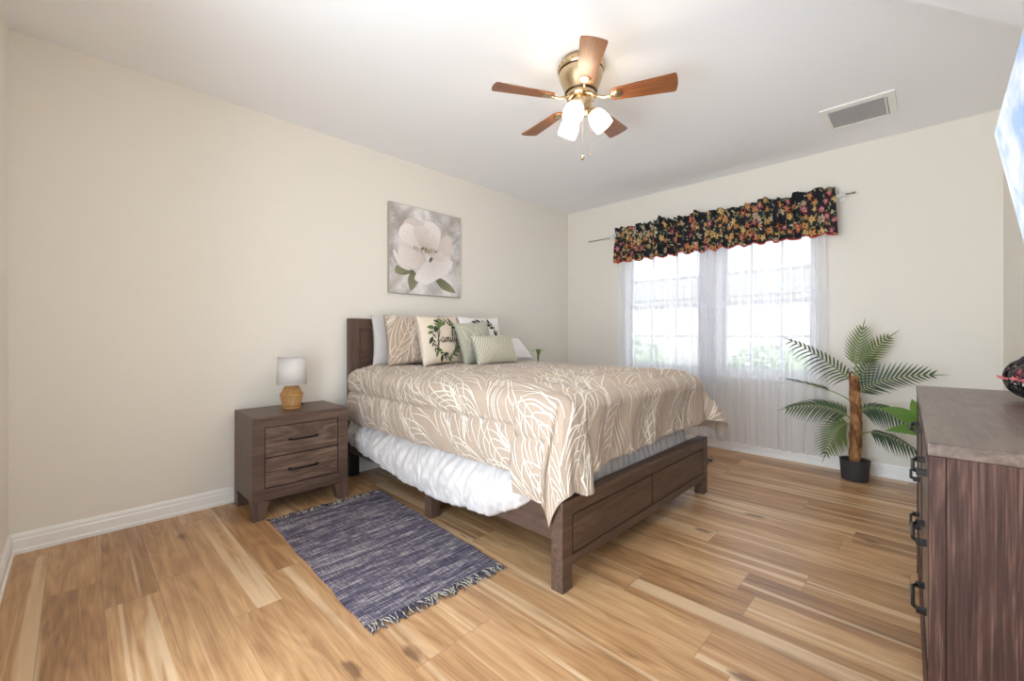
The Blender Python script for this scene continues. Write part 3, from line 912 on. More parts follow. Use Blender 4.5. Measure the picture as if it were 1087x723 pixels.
def petal(pts, col, shade, edge=.02, seed=0):
    """polygon petal with painted tone running from shade (base) to col (rim)"""
    global img
    pts = np.array(pts); n = len(pts)
    # smooth closed spline
    fine = []
    for i in range(n):
        p0, p1, p2, p3 = pts[i-1], pts[i], pts[(i+1) % n], pts[(i+2) % n]
        for k in range(8):
            t = k/8
            fine.append(.5*((2*p1)+(-p0+p2)*t+(2*p0-5*p1+4*p2-p3)*t*t+(-p0+3*p1-3*p2+p3)*t**3))
    fine = np.array(fine)
    ins = np.zeros((G, G), bool); dist = np.full((G, G), 9.)
    m_ = len(fine)
    for i in range(m_):
        a, b = fine[i], fine[(i+1) % m_]
        cnd = ((a[1] > vv) != (b[1] > vv))
        with np.errstate(divide='ignore', invalid='ignore'):
            xi = (b[0]-a[0])*(vv-a[1])/(b[1]-a[1]+1e-12)+a[0]
        ins ^= cnd & (uu < xi)
        d = b-a; L2 = (d*d).sum()+1e-12
        t = np.clip(((uu-a[0])*d[0]+(vv-a[1])*d[1])/L2, 0, 1)
        dist = np.minimum(dist, np.hypot(uu-a[0]-t*d[0], vv-a[1]-t*d[1]))
    base_p = pts[0]
    far = np.hypot(pts[:, 0]-base_p[0], pts[:, 1]-base_p[1]).max()
    rr2 = np.clip(np.hypot(uu-base_p[0], vv-base_p[1])/far, 0, 1)
    ang2 = np.arctan2(vv-base_p[1], uu-base_p[0])
    st = .5+.5*np.sin(ang2*22+seed+3*vnoise(uu, vv, 9, seed+20))
    tone = np.clip(rr2**.8*.85+.18*st*(1-rr2)+.12*(vnoise(uu, vv, 30, seed+40)-.5), 0, 1)
    c = L3(*shade)+(L3(*col)-L3(*shade))*tone[..., None]
    rim = np.exp(-(dist/.008)**2)*.35
    c = c+(L3(*[max(0, x-34) for x in shade])-c)*rim[..., None]
    a_ = np.clip(dist/.008, 0, 1)*ins
    img = img+(c-img)*a_[..., None]
W_, S_ = (246, 241, 239), (196, 183, 177)
LF, LD = (150, 150, 120), (96, 98, 78)
petal([(.30, .27), (.20, .33), (.08, .30), (.07, .22), (.16, .20), (.25, .22)], LF, LD, seed=1)
petal([(.29, .27), (.23, .16), (.27, .03), (.36, .12), (.36, .22)], LF, LD, seed=2)
petal([(.60, .20), (.72, .21), (.86, .13), (.92, .05), (.78, .06), (.68, .10)], LF, LD, seed=3)
petal([(.55, .22), (.60, .14), (.68, .04), (.71, .02), (.66, .07), (.58, .19)], (120, 110, 100), (90, 84, 78), seed=4)
petal([(.5, .5), (.20, .72), (.18, .82), (.30, .88), (.44, .84), (.55, .7)], (222, 213, 208), S_, seed=5)
petal([(.52, .5), (.44, .80), (.50, .88), (.62, .86), (.70, .76), (.64, .6)], W_, S_, seed=6)
petal([(.5, .48), (.72, .70), (.78, .76), (.86, .70), (.86, .56), (.74, .46)], (226, 216, 211), S_, seed=7)
petal([(.44, .48), (.14, .60), (.12, .72), (.20, .80), (.32, .78), (.44, .62)], W_, S_, seed=8)
petal([(.45, .52), (.30, .70), (.36, .80), (.48, .80), (.54, .66)], (234, 226, 222), (186, 170, 160), seed=9)
petal([(.50, .52), (.50, .74), (.58, .82), (.68, .76), (.66, .58)], W_, (186, 170, 160), seed=10)
rng = np.random.RandomState(4)
for i in range(60):       # stamens
    a_, b_ = .30+.34*rng.rand(), .50+.05*rng.rand()
    k_ = np.exp(-(((uu-a_)/.006)**2+((vv-b_)/.009)**2))
    c_ = L3(*[(106, 84, 56), (70, 56, 44), (170, 140, 90)][i % 3]); img += k_[..., None]*(c_-img)
petal([(.48, .44), (.30, .52), (.14, .54), (.10, .44), (.16, .32), (.30, .28), (.44, .34)], (236, 229, 225), S_, seed=11)
petal([(.54, .42), (.66, .54), (.78, .50), (.84, .52), (.82, .42), (.70, .38)], (232, 224, 220), S_, seed=14)
petal([(.56, .44), (.44, .36), (.32, .20), (.36, .14), (.50, .12), (.66, .20), (.80, .28), (.88, .40), (.84, .46), (.70, .42)], (242, 237, 236), (206, 196, 192), seed=12)
petal([(.30, .30), (.18, .34), (.06, .48), (.05, .42), (.12, .30), (.24, .26)], (240, 236, 234), (206, 196, 190), seed=13)
petal([(.545, .46), (.52, .42), (.53, .38), (.58, .43)], (110, 104, 100), (96, 92, 90), seed=15)
fr = MB()
fr.grid([[(.0335, ay0+.004+(ay1-ay0-.008)*i/(G-1), az0+.004+(az1-az0-.008)*j/(G-1)) for j in range(G)] for i in range(G)], smooth=False)
pt = O('painting', fr, vcol_mat('painted_canvas', .8, bump=.2), art)
setcol(pt, np.clip(img, 0, 1).reshape(-1, 3))

# ------------------------------------------------------------------ rugs
def rug_mat(name, c0, c1, c2):
    m, nt, p = new_mat(name); L = nt.links.new
    tc = nd(nt, 'ShaderNodeTexCoord')
    def no(scale, det=3):
        mp = nd(nt, 'ShaderNodeMapping'); mp.inputs['Scale'].default_value = scale
        n = nd(nt, 'ShaderNodeTexNoise'); n.inputs['Scale'].default_value = 1; n.inputs['Detail'].default_value = det
        n.inputs['Roughness'].default_value = .65
        L(tc.outputs['Object'], mp.inputs[0]); L(mp.outputs[0], n.inputs['Vector']); return n.outputs['Fac']
    a = no((150, 9, 1), 2); b = no((14, 170, 1), 2); c = no((320, 320, 1), 1); d = no((22, 1.6, 1), 2)
    def mth(op, x, y):
        n = nd(nt, 'ShaderNodeMath', operation=op)
        for i, v in enumerate((x, y)):
            if isinstance(v, (int, float)): n.inputs[i].default_value = v
            else: L(v, n.inputs[i])
        return n.outputs[0]
    t = mth('ADD', mth('ADD', mth('MULTIPLY', a, .42), mth('MULTIPLY', b, .22)), mth('ADD', mth('MULTIPLY', c, .22), mth('MULTIPLY', d, .24)))
    r = nd(nt, 'ShaderNodeValToRGB'); e = r.color_ramp.elements
    e[0].position = .41; e[0].color = (*c0, 1); e[1].position = .69; e[1].color = (*c2, 1)
    k = e.new(.555); k.color = (*c1, 1)
    L(t, r.inputs[0]); L(r.outputs[0], p.inputs['Base Color']); p.inputs['Roughness'].default_value = .95
    p.inputs['Specular IOR Level'].default_value = .1
    bp = nd(nt, 'ShaderNodeBump'); bp.inputs['Strength'].default_value = .8; bp.inputs['Distance'].default_value = .003
    L(t, bp.inputs['Height']); L(bp.outputs['Normal'], p.inputs['Normal'])
    return m
M_rug = rug_mat('navy_woven_cotton', s2l(44, 40, 58), s2l(88, 82, 98), s2l(206, 196, 188))
M_rug2 = rug_mat('pale_woven_cotton', s2l(150, 148, 158), s2l(190, 188, 194), s2l(226, 224, 226))
M_fr1 = plain('navy_fringe', s2l(58, 58, 76), .95); M_fr2 = plain('cream_fringe', s2l(176, 168, 154), .95)
def rug(label, corners, mats, frm, seed):
    """corners: head-left, head-right, foot-right, foot-left, world xy"""
    c = [Vector((*q, 0)) for q in corners]
    ctr = sum(c, Vector())/4
    t = thing('woven_rug', label, 'rug', (ctr.x, ctr.y, 0))
    def pos(u, v):
        a = c[0].lerp(c[3], u); b = c[1].lerp(c[2], u); q = a.lerp(b, v)
        wob = .008*nz(u*9, seed, 2.)
        q.y += wob*(2*v-1)
        return q
    nu, nv = 70, 36; mb = MB()
    top = [[(pos(i/(nu-1), j/(nv-1)).x, pos(i/(nu-1), j/(nv-1)).y, .007+.003*nz(i*.3, j*.4, seed)) for j in range(nv)] for i in range(nu)]
    mb.grid(top, flip=True)
    bot = [[(q[0], q[1], .0005) for q in r] for r in top]
    mb.grid(bot)
    edge = [top[i][0] for i in range(nu)]; eb = [bot[i][0] for i in range(nu)]; mb.grid([edge, eb])
    edge = [top[i][-1] for i in range(nu)]; eb = [bot[i][-1] for i in range(nu)]; mb.grid([edge, eb], flip=True)
    for r in (0, -1): mb.grid([top[r], bot[r]], flip=(r == 0))
    O('rug_weave', mb, mats, t)
    rr = random.Random(seed)
    for end in (0, 1):
        fb = MB(); dirv = (c[3]-c[0]).normalized()*(1 if end else -1); sidev = (c[1]-c[0]).normalized()
        n = 150
        for i in range(n):
            v = (i+rr.uniform(-.3, .3))/n; p0 = pos(end, min(max(v, .005), .995))
            L = rr.uniform(.045, .075); s = rr.gauss(0, .5)+.6*math.sin(i*.22+seed)
            pts = []
            for k in range(5):
                q = k/4
                pp = p0+dirv*(L*q*(1-.12*abs(s)))+sidev*(L*.55*s*q*q+.004*math.sin(q*5+i))
                pts.append((pp.x, pp.y, .006+.006*math.sin(q*3.0)*rr.uniform(.4, 1.2)-.0015*q))
            fb.tube(pts, [.0024, .0025, .0024, .0021, .0014], 5, mat=(0 if rr.random() < .62 else 1))
        O('fringe', fb, frm, t)
rug('navy and cream woven rug with fringed ends on the floor beside the nightstand', [(.56, -3.735), (.575, -3.0), (1.885, -3.085), (1.845, -3.775)], M_rug, [M_fr1, M_fr2], 3)
rug('pale woven rug whose dark fringed corner peeks out beyond the footboard', [(.62, -1.15), (.62, -.46), (1.965, -.45), (1.965, -1.14)], M_rug2, [M_fr1, M_fr2], 5)

# ------------------------------------------------------------------ curtain rod, sheers, valance
M_steel = plain('brushed_rod', s2l(150, 146, 142), .35, metal=.9)
rod = thing('curtain_rod', 'thin white and steel curtain rod holding the floral valance and sheers', 'curtain rod', (1.7, -.09, 2.30))
rb = MB(); rb.tube([(.70, -.09, 2.305), (2.93, -.09, 2.315)], .011, 12); O('rod', rb, M_trim, rod)
for x0, x1, z in ((.40, .70, 2.303), (2.93, 2.985, 2.315)):
    e = MB(); e.tube([(x0, -.09, z), (x1, -.09, z)], .006, 10); ex = x0 if x0 < 1 else x1
    e.sphere((ex, -.09, z), .010, 10); O('rod_end', e, M_steel, rod)
for x in (.735, 2.90):
    b = MB(); b.box(x-.02, x+.02, -.012, -.0005, 2.28, 2.345, .002); b.box(x-.008, x+.008, -.10, -.010, 2.325, 2.337, .002)
    b.tube([(x, -.09, 2.337), (x, -.108, 2.33), (x, -.112, 2.312), (x, -.10, 2.298), (x, -.09, 2.297)], .004, 6); b.box(x-.045, x+.045, -.105, -.075, 2.298, 2.302, .001)
    O('bracket', b, M_trim, rod)

m, nt, p = new_mat('sheer_voile')
tr = nd(nt, 'ShaderNodeBsdfTransparent'); tr.inputs['Color'].default_value = (1, 1, 1, 1)
tl = nd(nt, 'ShaderNodeBsdfTranslucent'); tl.inputs['Color'].default_value = (.9, .9, .93, 1)
df = nd(nt, 'ShaderNodeBsdfDiffuse'); df.inputs['Color'].default_value = (.88, .88, .91, 1)
m1 = nd(nt, 'ShaderNodeMixShader'); m1.inputs[0].default_value = .4
m2 = nd(nt, 'ShaderNodeMixShader'); m2.inputs[0].default_value = .62
L = nt.links.new
L(tl.outputs[0], m1.inputs[1]); L(df.outputs[0], m1.inputs[2]); L(tr.outputs[0], m2.inputs[1]); L(m1.outputs[0], m2.inputs[2])
L(m2.outputs[0], nt.nodes['Material Output'].inputs['Surface'])
M_sheer = m
def sheer(label, x0, x1, seed, nf):
    mb = MB(); nu, nv = 420, 30; P = []
    for i in range(nu):
        s = i/(nu-1); row = []
        for j in range(nv):
            v = j/(nv-1); z = 2.345-(2.345-.10)*v
            amp = .012+.020*min(1, v*3)
            ph = 2*math.pi*nf*s+2.2*nz(s*6, v*.8, seed)+1.5*nz(s*15, 0, seed+4)
            y = -.088+amp*(.75*math.sin(ph)+.35*math.sin(2.3*ph+1+seed))*(.5+.8*abs(nz(s*5, 1., seed+9))+.3)
            if v < .05: y = -.102+.006*math.sin(ph)
            y = max(min(y, -.036), -.118)
            flare = .018*math.sin(v*2.5)*(1 if s > .5 else -1)*abs(2*s-1)
            x = x0+(x1-x0)*s+.008*math.cos(ph)+flare
            row.append((x, y, z))
        P.append(row)
    mb.grid(P)
    o = O('sheer_curtain', mb, M_sheer)
    tag(o, label, 'curtain', 'sheer curtains at the window')
sheer('white sheer curtain over the left half of the window, behind the bed', .80, 1.86, 1., 13)
sheer('white sheer curtain over the right half of the window, beside the palm', 1.74, 2.78, 2., 12)

# valance, gathered on the rod, floral print held as a colour attribute of the cloth
VX0, VX1 = .795, 2.865
UC = 3.3; nu, nv = 640, 74
rng = np.random.RandomState(21)
U = np.linspace(0, UC, nu)[:, None]*np.ones((1, nv)); V = np.linspace(0, .44, nv)[None, :]*np.ones((nu, 1))   # V down from the header
colr = np.ones((nu, nv, 3))*np.array([.022, .022, .028])
def blob(cu, cv, fn):
    global colr
    du, dv = U-cu, V-cv; r = np.hypot(du, dv); a = np.arctan2(dv, du)
    fn(r, a, du, dv)
def put(mask, c):
    global colr
    colr = colr*(1-mask[..., None])+np.array(c)*mask[..., None]
for i in range(620):     # small leaves / vines
    cu, cv = rng.rand()*UC, rng.rand()*.44; th = rng.rand()*6.28; l = .012+.012*rng.rand()
    c = [s2l(128, 138, 96), s2l(196, 186, 150), s2l(92, 112, 88), s2l(170, 152, 96), s2l(210, 204, 180)][rng.randint(5)]
    def fn(r, a, du, dv):
        x = du*math.cos(th)+dv*math.sin(th); y = -du*math.sin(th)+dv*math.cos(th)
        put(np.clip(1.4-((x/l)**2+(y/(l*.38))**2), 0, 1), c)
    blob(cu, cv, fn)
pts_ = []
for i in range(1500):
    cu, cv = rng.rand()*UC, .02+rng.rand()*.40
    if all(abs(cu-a)**2+(cv-b)**2 > .062**2 for a, b in pts_): pts_.append((cu, cv))
    if len(pts_) > 150: break
for k, (cu, cv) in enumerate(pts_):
    rad = .024+.028*rng.rand(); np_ = [5, 6, 8][rng.randint(3)]; ph = rng.rand()*6.28
    c1, c2 = [(s2l(186, 122, 70), s2l(216, 172, 110)), (s2l(196, 160, 92), s2l(222, 200, 146)), (s2l(168, 62, 76), s2l(222, 180, 176)), (s2l(176, 92, 70), s2l(220, 160, 124)), (s2l(206, 196, 170), s2l(176, 120, 96))][rng.choice(5, p=[.26, .2, .22, .17, .15])]
    def fn(r, a, du, dv):
        rim = rad*(.72+.28*np.cos(np_*(a+ph)))
        put(np.clip((rim-r)/.003, 0, 1), c1)
        rim2 = rad*.62*(.6+.4*np.cos(np_*(a+ph)))
        put(np.clip((rim2-r)/.003, 0, 1), c2)
        put(np.clip((rad*.2-r)/.002, 0, 1), s2l(120, 60, 40))
    blob(cu, cv, fn)
Pv = []
zhem = np.zeros(nu)
for i in range(nu):
    s = i/(nu-1); u = s*UC; row = []
    g1 = nz(u*3.1, 1., 3.); g2 = nz(u*1.1, 5., 2.)
    dens = .6+1.0*max(0, nz(u*1.3+2, 7., 1.)+.35)
    ph = 2*math.pi*u/.20+3.0*nz(u*2.2, 2., 6.)
    ph2 = 2*math.pi*u/.085+2.0*nz(u*4, 9., 6.)
    scal = .020*abs(math.sin(math.pi*u/.21+.9*nz(u*1.5, 4., 4.)))
    zb = 1.975+.0105*(1 if False else 0)+.034-scal*1.7+.012*g2
    zt = 2.372+.026*g1+.045*abs(nz(u*11, 3., 3.))+.06*max(0, nz(u*5, 8., 8.))
    for j in range(nv):
        v = j/(nv-1)
        z = zt+(zb-zt)*v
        rodv = (zt-2.31)/(zt-zb)
        dr = abs(v-rodv)
        am = .036*min(1, .25+max(0, v-rodv)*1.8) if v > rodv else .010+.05*(rodv-v)/max(rodv, .01)*.5
        y = -.150-am*(.6*math.sin(ph)+.45*dens*math.sin(ph2))-.012*nz(u*20, v*2, 1.)
        if dr < .05: y = -.121-.006*math.sin(ph2*1.5)
        y = min(y, -.118) if v <= rodv+.05 else min(y, -.126)
        x = VX0+(VX1-VX0)*s+.014*math.cos(ph2)*(.3+.7*v)*dens*.6+(.035*(s-.5)*v)
        row.append((x, y, z))
    Pv.append(row)
trim_w = 2
colr[:, -trim_w-1:, :] = np.array(s2l(176, 74, 62))
# side returns stay part of the cloth
vm = MB().grid(Pv)
val = O('valance', vm, vcol_mat('black_floral_cotton', .85), solid=.0)
setcol(val, colr.reshape(-1, 3))
tag(val, 'black floral gathered valance with red scalloped hem above the window', 'valance')

# ------------------------------------------------------------------ ceiling return-air grille
M_grille = plain('grey_filter', s2l(200, 200, 202), .8)
vent = thing('ceiling_vent', 'square white return air grille in the ceiling near the window', 'vent', (3.065, -.665, H))
fb = MB(); x0, x1, y0, y1 = 2.865, 3.268, -.865, -.455
zc = H-.012
fb.box(x0, x0+.04, y0, y1, zc, H-.0005, .003); fb.box(3.212, x1, y0, y1, zc, H-.0005, .003)
fb.box(x0+.04, 3.212, y0, -.805, zc, H-.0005, .003); fb.box(x0+.04, 3.212, -.49, y1, zc, H-.0005, .003)
O('frame', fb, M_trim, vent)
sb = MB(); sb.box(3.222, 3.226, -.80, -.495, zc-.001, zc+.003, 0); O('latch_slot', sb, M_gapshade, vent)
gb = MB(); gb.box(x0+.04, 3.212, -.805, -.49, H-.004, H-.0008, 0); O('filter', gb, M_grille, vent)
lv = MB()
n = 26
for i in range(n):
    x = x0+.046+(3.206-x0-.046)*i/(n-1)
    Mx = Matrix.Translation((x, 0, H-.008)) @ Matrix.Rotation(R_(35), 4, 'Y')
    lv.box(-.0045, .0045, -.804, -.491, -.0006, .0006, 0, M=Mx)
O('louvers', lv, M_grille, vent)

# ------------------------------------------------------------------ ceiling fan
FX, FY = 1.969, -2.499
fan = thing('ceiling_fan', 'five-blade wooden ceiling fan with brass motor and three lit glass shades', 'fan', (FX, FY, H))
def brass(name, c, rough):
    return plain(name, c, rough, metal=1.0)
M_brass = brass('antique_brass', s2l(206, 182, 146), .22)
M_darkb = plain('dark_bronze_band', s2l(70, 52, 38), .35, metal=.8)
M_blade = wood('fan_blade_wood', s2l(98, 58, 34), s2l(128, 78, 44), s2l(150, 95, 54), axis='x', rough=.33, scale=1.6)
hbm = MB()
hbm.lathe([(.0, 2.7395), (.118, 2.7395), (.120, 2.722), (.133, 2.715), (.137, 2.703), (.137, 2.690), (.131, 2.680)], 48, (FX, FY, 0))
hbm.lathe([(.131, 2.680), (.128, 2.674), (.128, 2.670)], 48, (FX, FY, 0), 1)
hbm.lathe([(.128, 2.670), (.126, 2.655), (.118, 2.630), (.107, 2.600), (.098, 2.575), (.094, 2.560)], 48, (FX, FY, 0))
hbm.lathe([(.094, 2.560), (.090, 2.555), (.086, 2.550)], 48, (FX, FY, 0), 1)
hbm.lathe([(.086, 2.550), (.088, 2.540), (.084, 2.528), (.072, 2.522), (.0, 2.522)], 48, (FX, FY, 0))
for k in range(24):
    a = 2*math.pi*k/24
    Mx = Matrix.Translation((FX, FY, 0)) @ Matrix.Rotation(a, 4, 'Z')
    hbm.box(.1362, .1376, -.0025, .0025, 2.691, 2.702, 0, 1, Mx)
O('motor_housing', hbm, [M_brass, M_darkb], fan)
ang0 = 23.92
PITCH = -12
for k in range(5):
    A = R_(ang0-72*k)
    Mx = Matrix.Translation((FX, FY, 2.520)) @ Matrix.Rotation(A, 4, 'Z')
    Mp = Mx @ Matrix.Rotation(R_(PITCH), 4, 'X')
    # blade outline
    out = []
    r0, r1, w0, w1 = .165, .532, .046, .066
    for i in range(9):      # rounded root
        t = math.pi/2+math.pi*i/8; out.append((r0+.030+.030*math.cos(t)*1.0, w0*math.sin(t)))
    for t in range(5): 
        s = (t+1)/6; out.append((r0+.03+(r1-.02-r0-.03)*s, -(w0+(w1-w0)*s)))
    for i in range(7):      # tip corner
        t = -math.pi/2+math.pi/2*i/6; out.append((r1-.022+.014*math.cos(t), -(w1-.016)+.016*math.sin(t)))
    for i in range(5):
        s = (i+1)/6; yy = -(w1-.016)+2*(w1-.016)*s; out.append((r1-.008+.006*(1-(yy/(w1-.016))**2), yy))
    for i in range(7):
        t = math.pi/2*i/6; out.append((r1-.022+.014*math.cos(t), (w1-.016)+.016*math.sin(t)))
    for t in range(5):
        s = 1-(t+1)/6; out.append((r0+.03+(r1-.02-r0-.03)*s, w0+(w1-w0)*s))
    n = len(out); bb = MB()
    # blade mesh lives in its own frame so the grain follows the blade
    bb.add([(x, y, -.003) for x, y in out]+[(x, y, .003) for x, y in out], [list(range(n))[::-1], [n+i for i in range(n)]]+[[i, (i+1) % n, n+(i+1) % n, n+i] for i in range(n)])
    bo = O('blade', bb, M_blade, fan, local=True)
    bo.matrix_local = Matrix.Translation((0, 0, 2.520-H)) @ Matrix.Rotation(A, 4, 'Z') @ Matrix.Rotation(R_(PITCH), 4, 'X')
    ib = MB()               # blade iron: curved arm and medallion
    ib.tube([(.070, 0, .012), (.10, 0, .004), (.13, 0, -.008), (.165, 0, -.008), (.185, 0, -.006)], [.008, .008, .007, .008, .009], 8)
    med = []
    for i in range(24):
        t = 2*math.pi*i/24; med.append((.205+.034*math.cos(t)*(1.0), .030*math.sin(t)*(1+.25*math.cos(t))))
    ib.add([(x, y, -.0075) for x, y in med]+[(x, y, -.003) for x, y in med]+[(.205+(x-.205)*.6, y*.6, -.010) for x, y in med],
           [[24+i, 24+(i+1) % 24, (i+1) % 24, i] for i in range(24)]+[[i, (i+1) % 24, 48+(i+1) % 24, 48+i] for i in range(24)]+[[48+i for i in range(24)]])
    O('blade_iron', ib, M_brass, bo, local=True)
kb = MB(); kb.lathe([(.0, 2.523), (.058, 2.523), (.062, 2.512), (.060, 2.488), (.048, 2.470), (.042, 2.455), (.046, 2.448), (.034, 2.432), (.012, 2.426), (.010, 2.412), (.0, 2.408)], 36, (FX, FY, 0))
O('light_fitter', kb, M_brass, fan)
m, nt, p = new_mat('lit_frosted_glass')
tr = nd(nt, 'ShaderNodeBsdfTransparent'); tr.inputs['Color'].default_value = (1, .97, .92, 1)
tl = nd(nt, 'ShaderNodeBsdfTranslucent'); tl.inputs['Color'].default_value = (.95, .92, .86, 1)
em = nd(nt, 'ShaderNodeEmission'); em.inputs['Color'].default_value = (1, .93, .82, 1); em.inputs['Strength'].default_value = 1.2
m1 = nd(nt, 'ShaderNodeMixShader'); m1.inputs[0].default_value = .7
ad = nd(nt, 'ShaderNodeAddShader')
nt.links.new(tr.outputs[0], m1.inputs[1]); nt.links.new(tl.outputs[0], m1.inputs[2]); nt.links.new(m1.outputs[0], ad.inputs[0]); nt.links.new(em.outputs[0], ad.inputs[1])
nt.links.new(ad.outputs[0], nt.nodes['Material Output'].inputs['Surface'])
M_glow = m
m, nt, p = new_mat('lit_bulb')
p.inputs['Emission Color'].default_value = (1, .86, .66, 1); p.inputs['Emission Strength'].default_value = 6.0
M_bulb = m
Rv, Fv = Vector((.715255, .698864, 0)), Vector((-.698864, .715255, 0))
for k, (cr, cf) in enumerate(((1, 0), (-.5, -.87), (-.5, .87))):
    d = (Rv*cr+Fv*cf).normalized()
    tilt = R_(38)
    ax = (d*math.sin(tilt)+Vector((0, 0, -math.cos(tilt)))).normalized()     # shade axis, outward and down
    neck = Vector((FX, FY, 2.462))+d*.062
    q = Vector((0, 0, -1)).rotation_difference(ax).to_matrix().to_4x4()
    Mx = Matrix.Translation(neck) @ q
    ab = MB(); ab.tube([Vector((FX, FY, 2.475))+d*.03, Vector((FX, FY, 2.482))+d*.055, neck+Vector((0, 0, .012))+d*.002, neck], .008, 8)
    ab.lathe([(.0, .004), (.024, .002), (.028, -.010), (.027, -.026)], 20, (0, 0, 0), 0, Mx)
    arm = O('lamp_arm', ab, M_brass, fan)
    sb = MB()
    sb.lathe([(.026, -.016), (.036, -.022), (.046, -.040), (.053, -.066), (.0555, -.092), (.054, -.116), (.052, -.128)], 32, (0, 0, 0), 0, Mx)
    O('lamp_shade', sb, M_glow, fan, solid=.003)
    bl = MB(); bc = neck+ax*.075
    bl.sphere(bc, .022, 12, sc=(1, 1, 1.2)); bl.tube([neck+ax*.02, neck+ax*.06], .011, 10)
    O('bulb', bl, M_bulb, fan)
    ld = bpy.data.lights.new('fan_bulb_light', 'POINT'); ld.energy = FAN_W; ld.color = (1, .84, .64); ld.shadow_soft_size = .025
    lo = bpy.data.objects.new('fan_bulb_light', ld); COL.objects.link(lo); lo.parent = fan
    lo.location = neck+ax*.100-Vector((FX, FY, H))
for (ox, of, zb_, bead) in ((.004, 0, 2.172, .012), (.05, .0, 2.200, .006)):
    pos = Vector((FX, FY, 0))+Rv*ox+Fv*(of-.03)
    cb = MB(); cb.tube([(pos.x, pos.y, 2.45), (pos.x, pos.y, zb_+.01)], .0007, 6)
    for i in range(40):
        z = 2.44-(2.44-zb_-.015)*i/39; cb.sphere((pos.x, pos.y, z), .0013, 6)
    cb.sphere((pos.x, pos.y, zb_), bead, 12, sc=(1, 1, 1.2 if bead > .01 else 2.4))
    O('pull_chain', cb, M_brass, fan)

# ------------------------------------------------------------------ dresser
dr = thing('dresser', 'brown wooden six-drawer dresser against the right wall, seen end-on', 'dresser', (3.423, -3.19, 0), R_(1.6))
DL, DD, DH = 1.51, .355, .90
WR = (s2l(42, 24, 19), s2l(60, 37, 30), s2l(96, 70, 60))
M_dz = wood('dresser_end_wood', *WR, axis='z', rough=.5, scale=2.0, contrast=1.2, ring=.10, fine=3.4)
M_dz.node_tree.nodes['Principled BSDF'].inputs['Specular IOR Level'].default_value = .25
M_dy = wood('dresser_top_wood', s2l(74, 60, 53), s2l(94, 78, 69), s2l(114, 97, 87), axis='y', rough=.33, scale=1.4, ring=.22)
b = MB(); b.box(0, DD, 0, DL, DH-.03, DH, .003); O('top', b, M_dy, dr, local=True)
for ya, yb in ((.002, .032), (DL-.032, DL-.002)):
    O('side_panel', MB().box(.0305, DD, ya, yb, 0, DH-.03, .002), M_dz, dr, local=True)
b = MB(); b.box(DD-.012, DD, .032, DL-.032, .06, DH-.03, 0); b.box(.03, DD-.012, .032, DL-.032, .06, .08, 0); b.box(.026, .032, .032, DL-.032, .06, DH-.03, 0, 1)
O('case', b, [M_dz, M_gapshade], dr, local=True)
b = MB(); b.box(.002, .03, .0, .055, 0, DH-.03, .002); b.box(.002, .03, DL-.055, DL, 0, DH-.03, .002); b.box(.003, .03, .055, DL-.055, DH-.075, DH-.03, .002)
b.box(.003, .03, .055, DL-.055, .06, .245, .002); b.box(.003, .03, DL/2-.018, DL/2+.018, .245, DH-.075, .002)
O('front_frame', b, M_dz, dr, local=True)
for c_ in range(2):
    ya, yb = (.060, DL/2-.022) if c_ == 0 else (DL/2+.022, DL-.060)
    for zc in (.757, .557, .362):
        za, zb_ = zc-.092, zc+.062 if zc > .7 else zc+.092
        d_ = O('drawer', MB().box(.006, .026, ya, yb, za, zb_, .002), M_dy, dr, local=True)
        yc = (ya+yb)/2
        hb_ = MB()
        hb_.tube([(-.012, yc-.085, zc), (-.022, yc-.065, zc), (-.022, yc+.065, zc), (-.012, yc+.085, zc)], [.004, .005, .005, .004], 10)
        for s_ in (-.085, .085): hb_.box(-.016, .008, yc+s_-.006, yc+s_+.006, zc-.009, zc+.009, .002)
        O('handle', hb_, M_black, d_, local=True)

# wire ball ornament with a pink flower on the dresser
ox, oy, oz = 3.712, -2.06, DH
orn = thing('wire_ball_ornament', 'round dark wire ball ornament holding a pink flower on the dresser', 'ornament', (ox, oy, oz))
wb = MB(); oc = Vector((ox, oy, oz+.088)); rr = random.Random(5)
for k in range(15):
    ax = Vector((rr.gauss(0, 1), rr.gauss(0, 1), rr.gauss(0, 1))).normalized(); a = ax.orthogonal().normalized(); c2 = ax.cross(a)
    R2 = .078+.006*rr.random(); off = rr.uniform(-.03, .03)
    q = math.sqrt(R2*R2-off*off)
    wb.tube([oc+ax*off+q*(math.cos(2*math.pi*i/36)*a+math.sin(2*math.pi*i/36)*c2) for i in range(37)], .0034, 6, caps=False)
O('wire_ball', wb, plain('dark_wire', s2l(60, 58, 58), .4, metal=.7), orn)
M_pink = plain('coral_pink_petals', s2l(226, 108, 112), .7, sheen=.3, noise=.15, nscale=40)
fb = MB()
for ringi, (n, rad, el) in enumerate(((6, .082, .12), (6, .070, .55), (5, .054, .95), (4, .036, 1.3))):
    for i in range(n):
        az = 2*math.pi*i/n+ringi*.5
        d = Vector((math.cos(az)*math.cos(el), math.sin(az)*math.cos(el), math.sin(el)))
        s = Vector((-math.sin(az), math.cos(az), 0)); upv = d.cross(s)*-1
        P = []
        for a in range(7):
            t = a/6; row = []
            for b_ in range(5):
                q = (b_-2)/2; wd = rad*.62*math.sin(math.pi*min(1, .12+t*.78))
                row.append(oc+Vector((0, 0, -.030))+d*(rad*1.2*t)+s*(wd*q)+Vector((0, 0, 1))*(.010*q*q+.012*t*t))
            P.append(row)
        fb.grid(P)
O('flower', fb, M_pink, orn, solid=.0012)

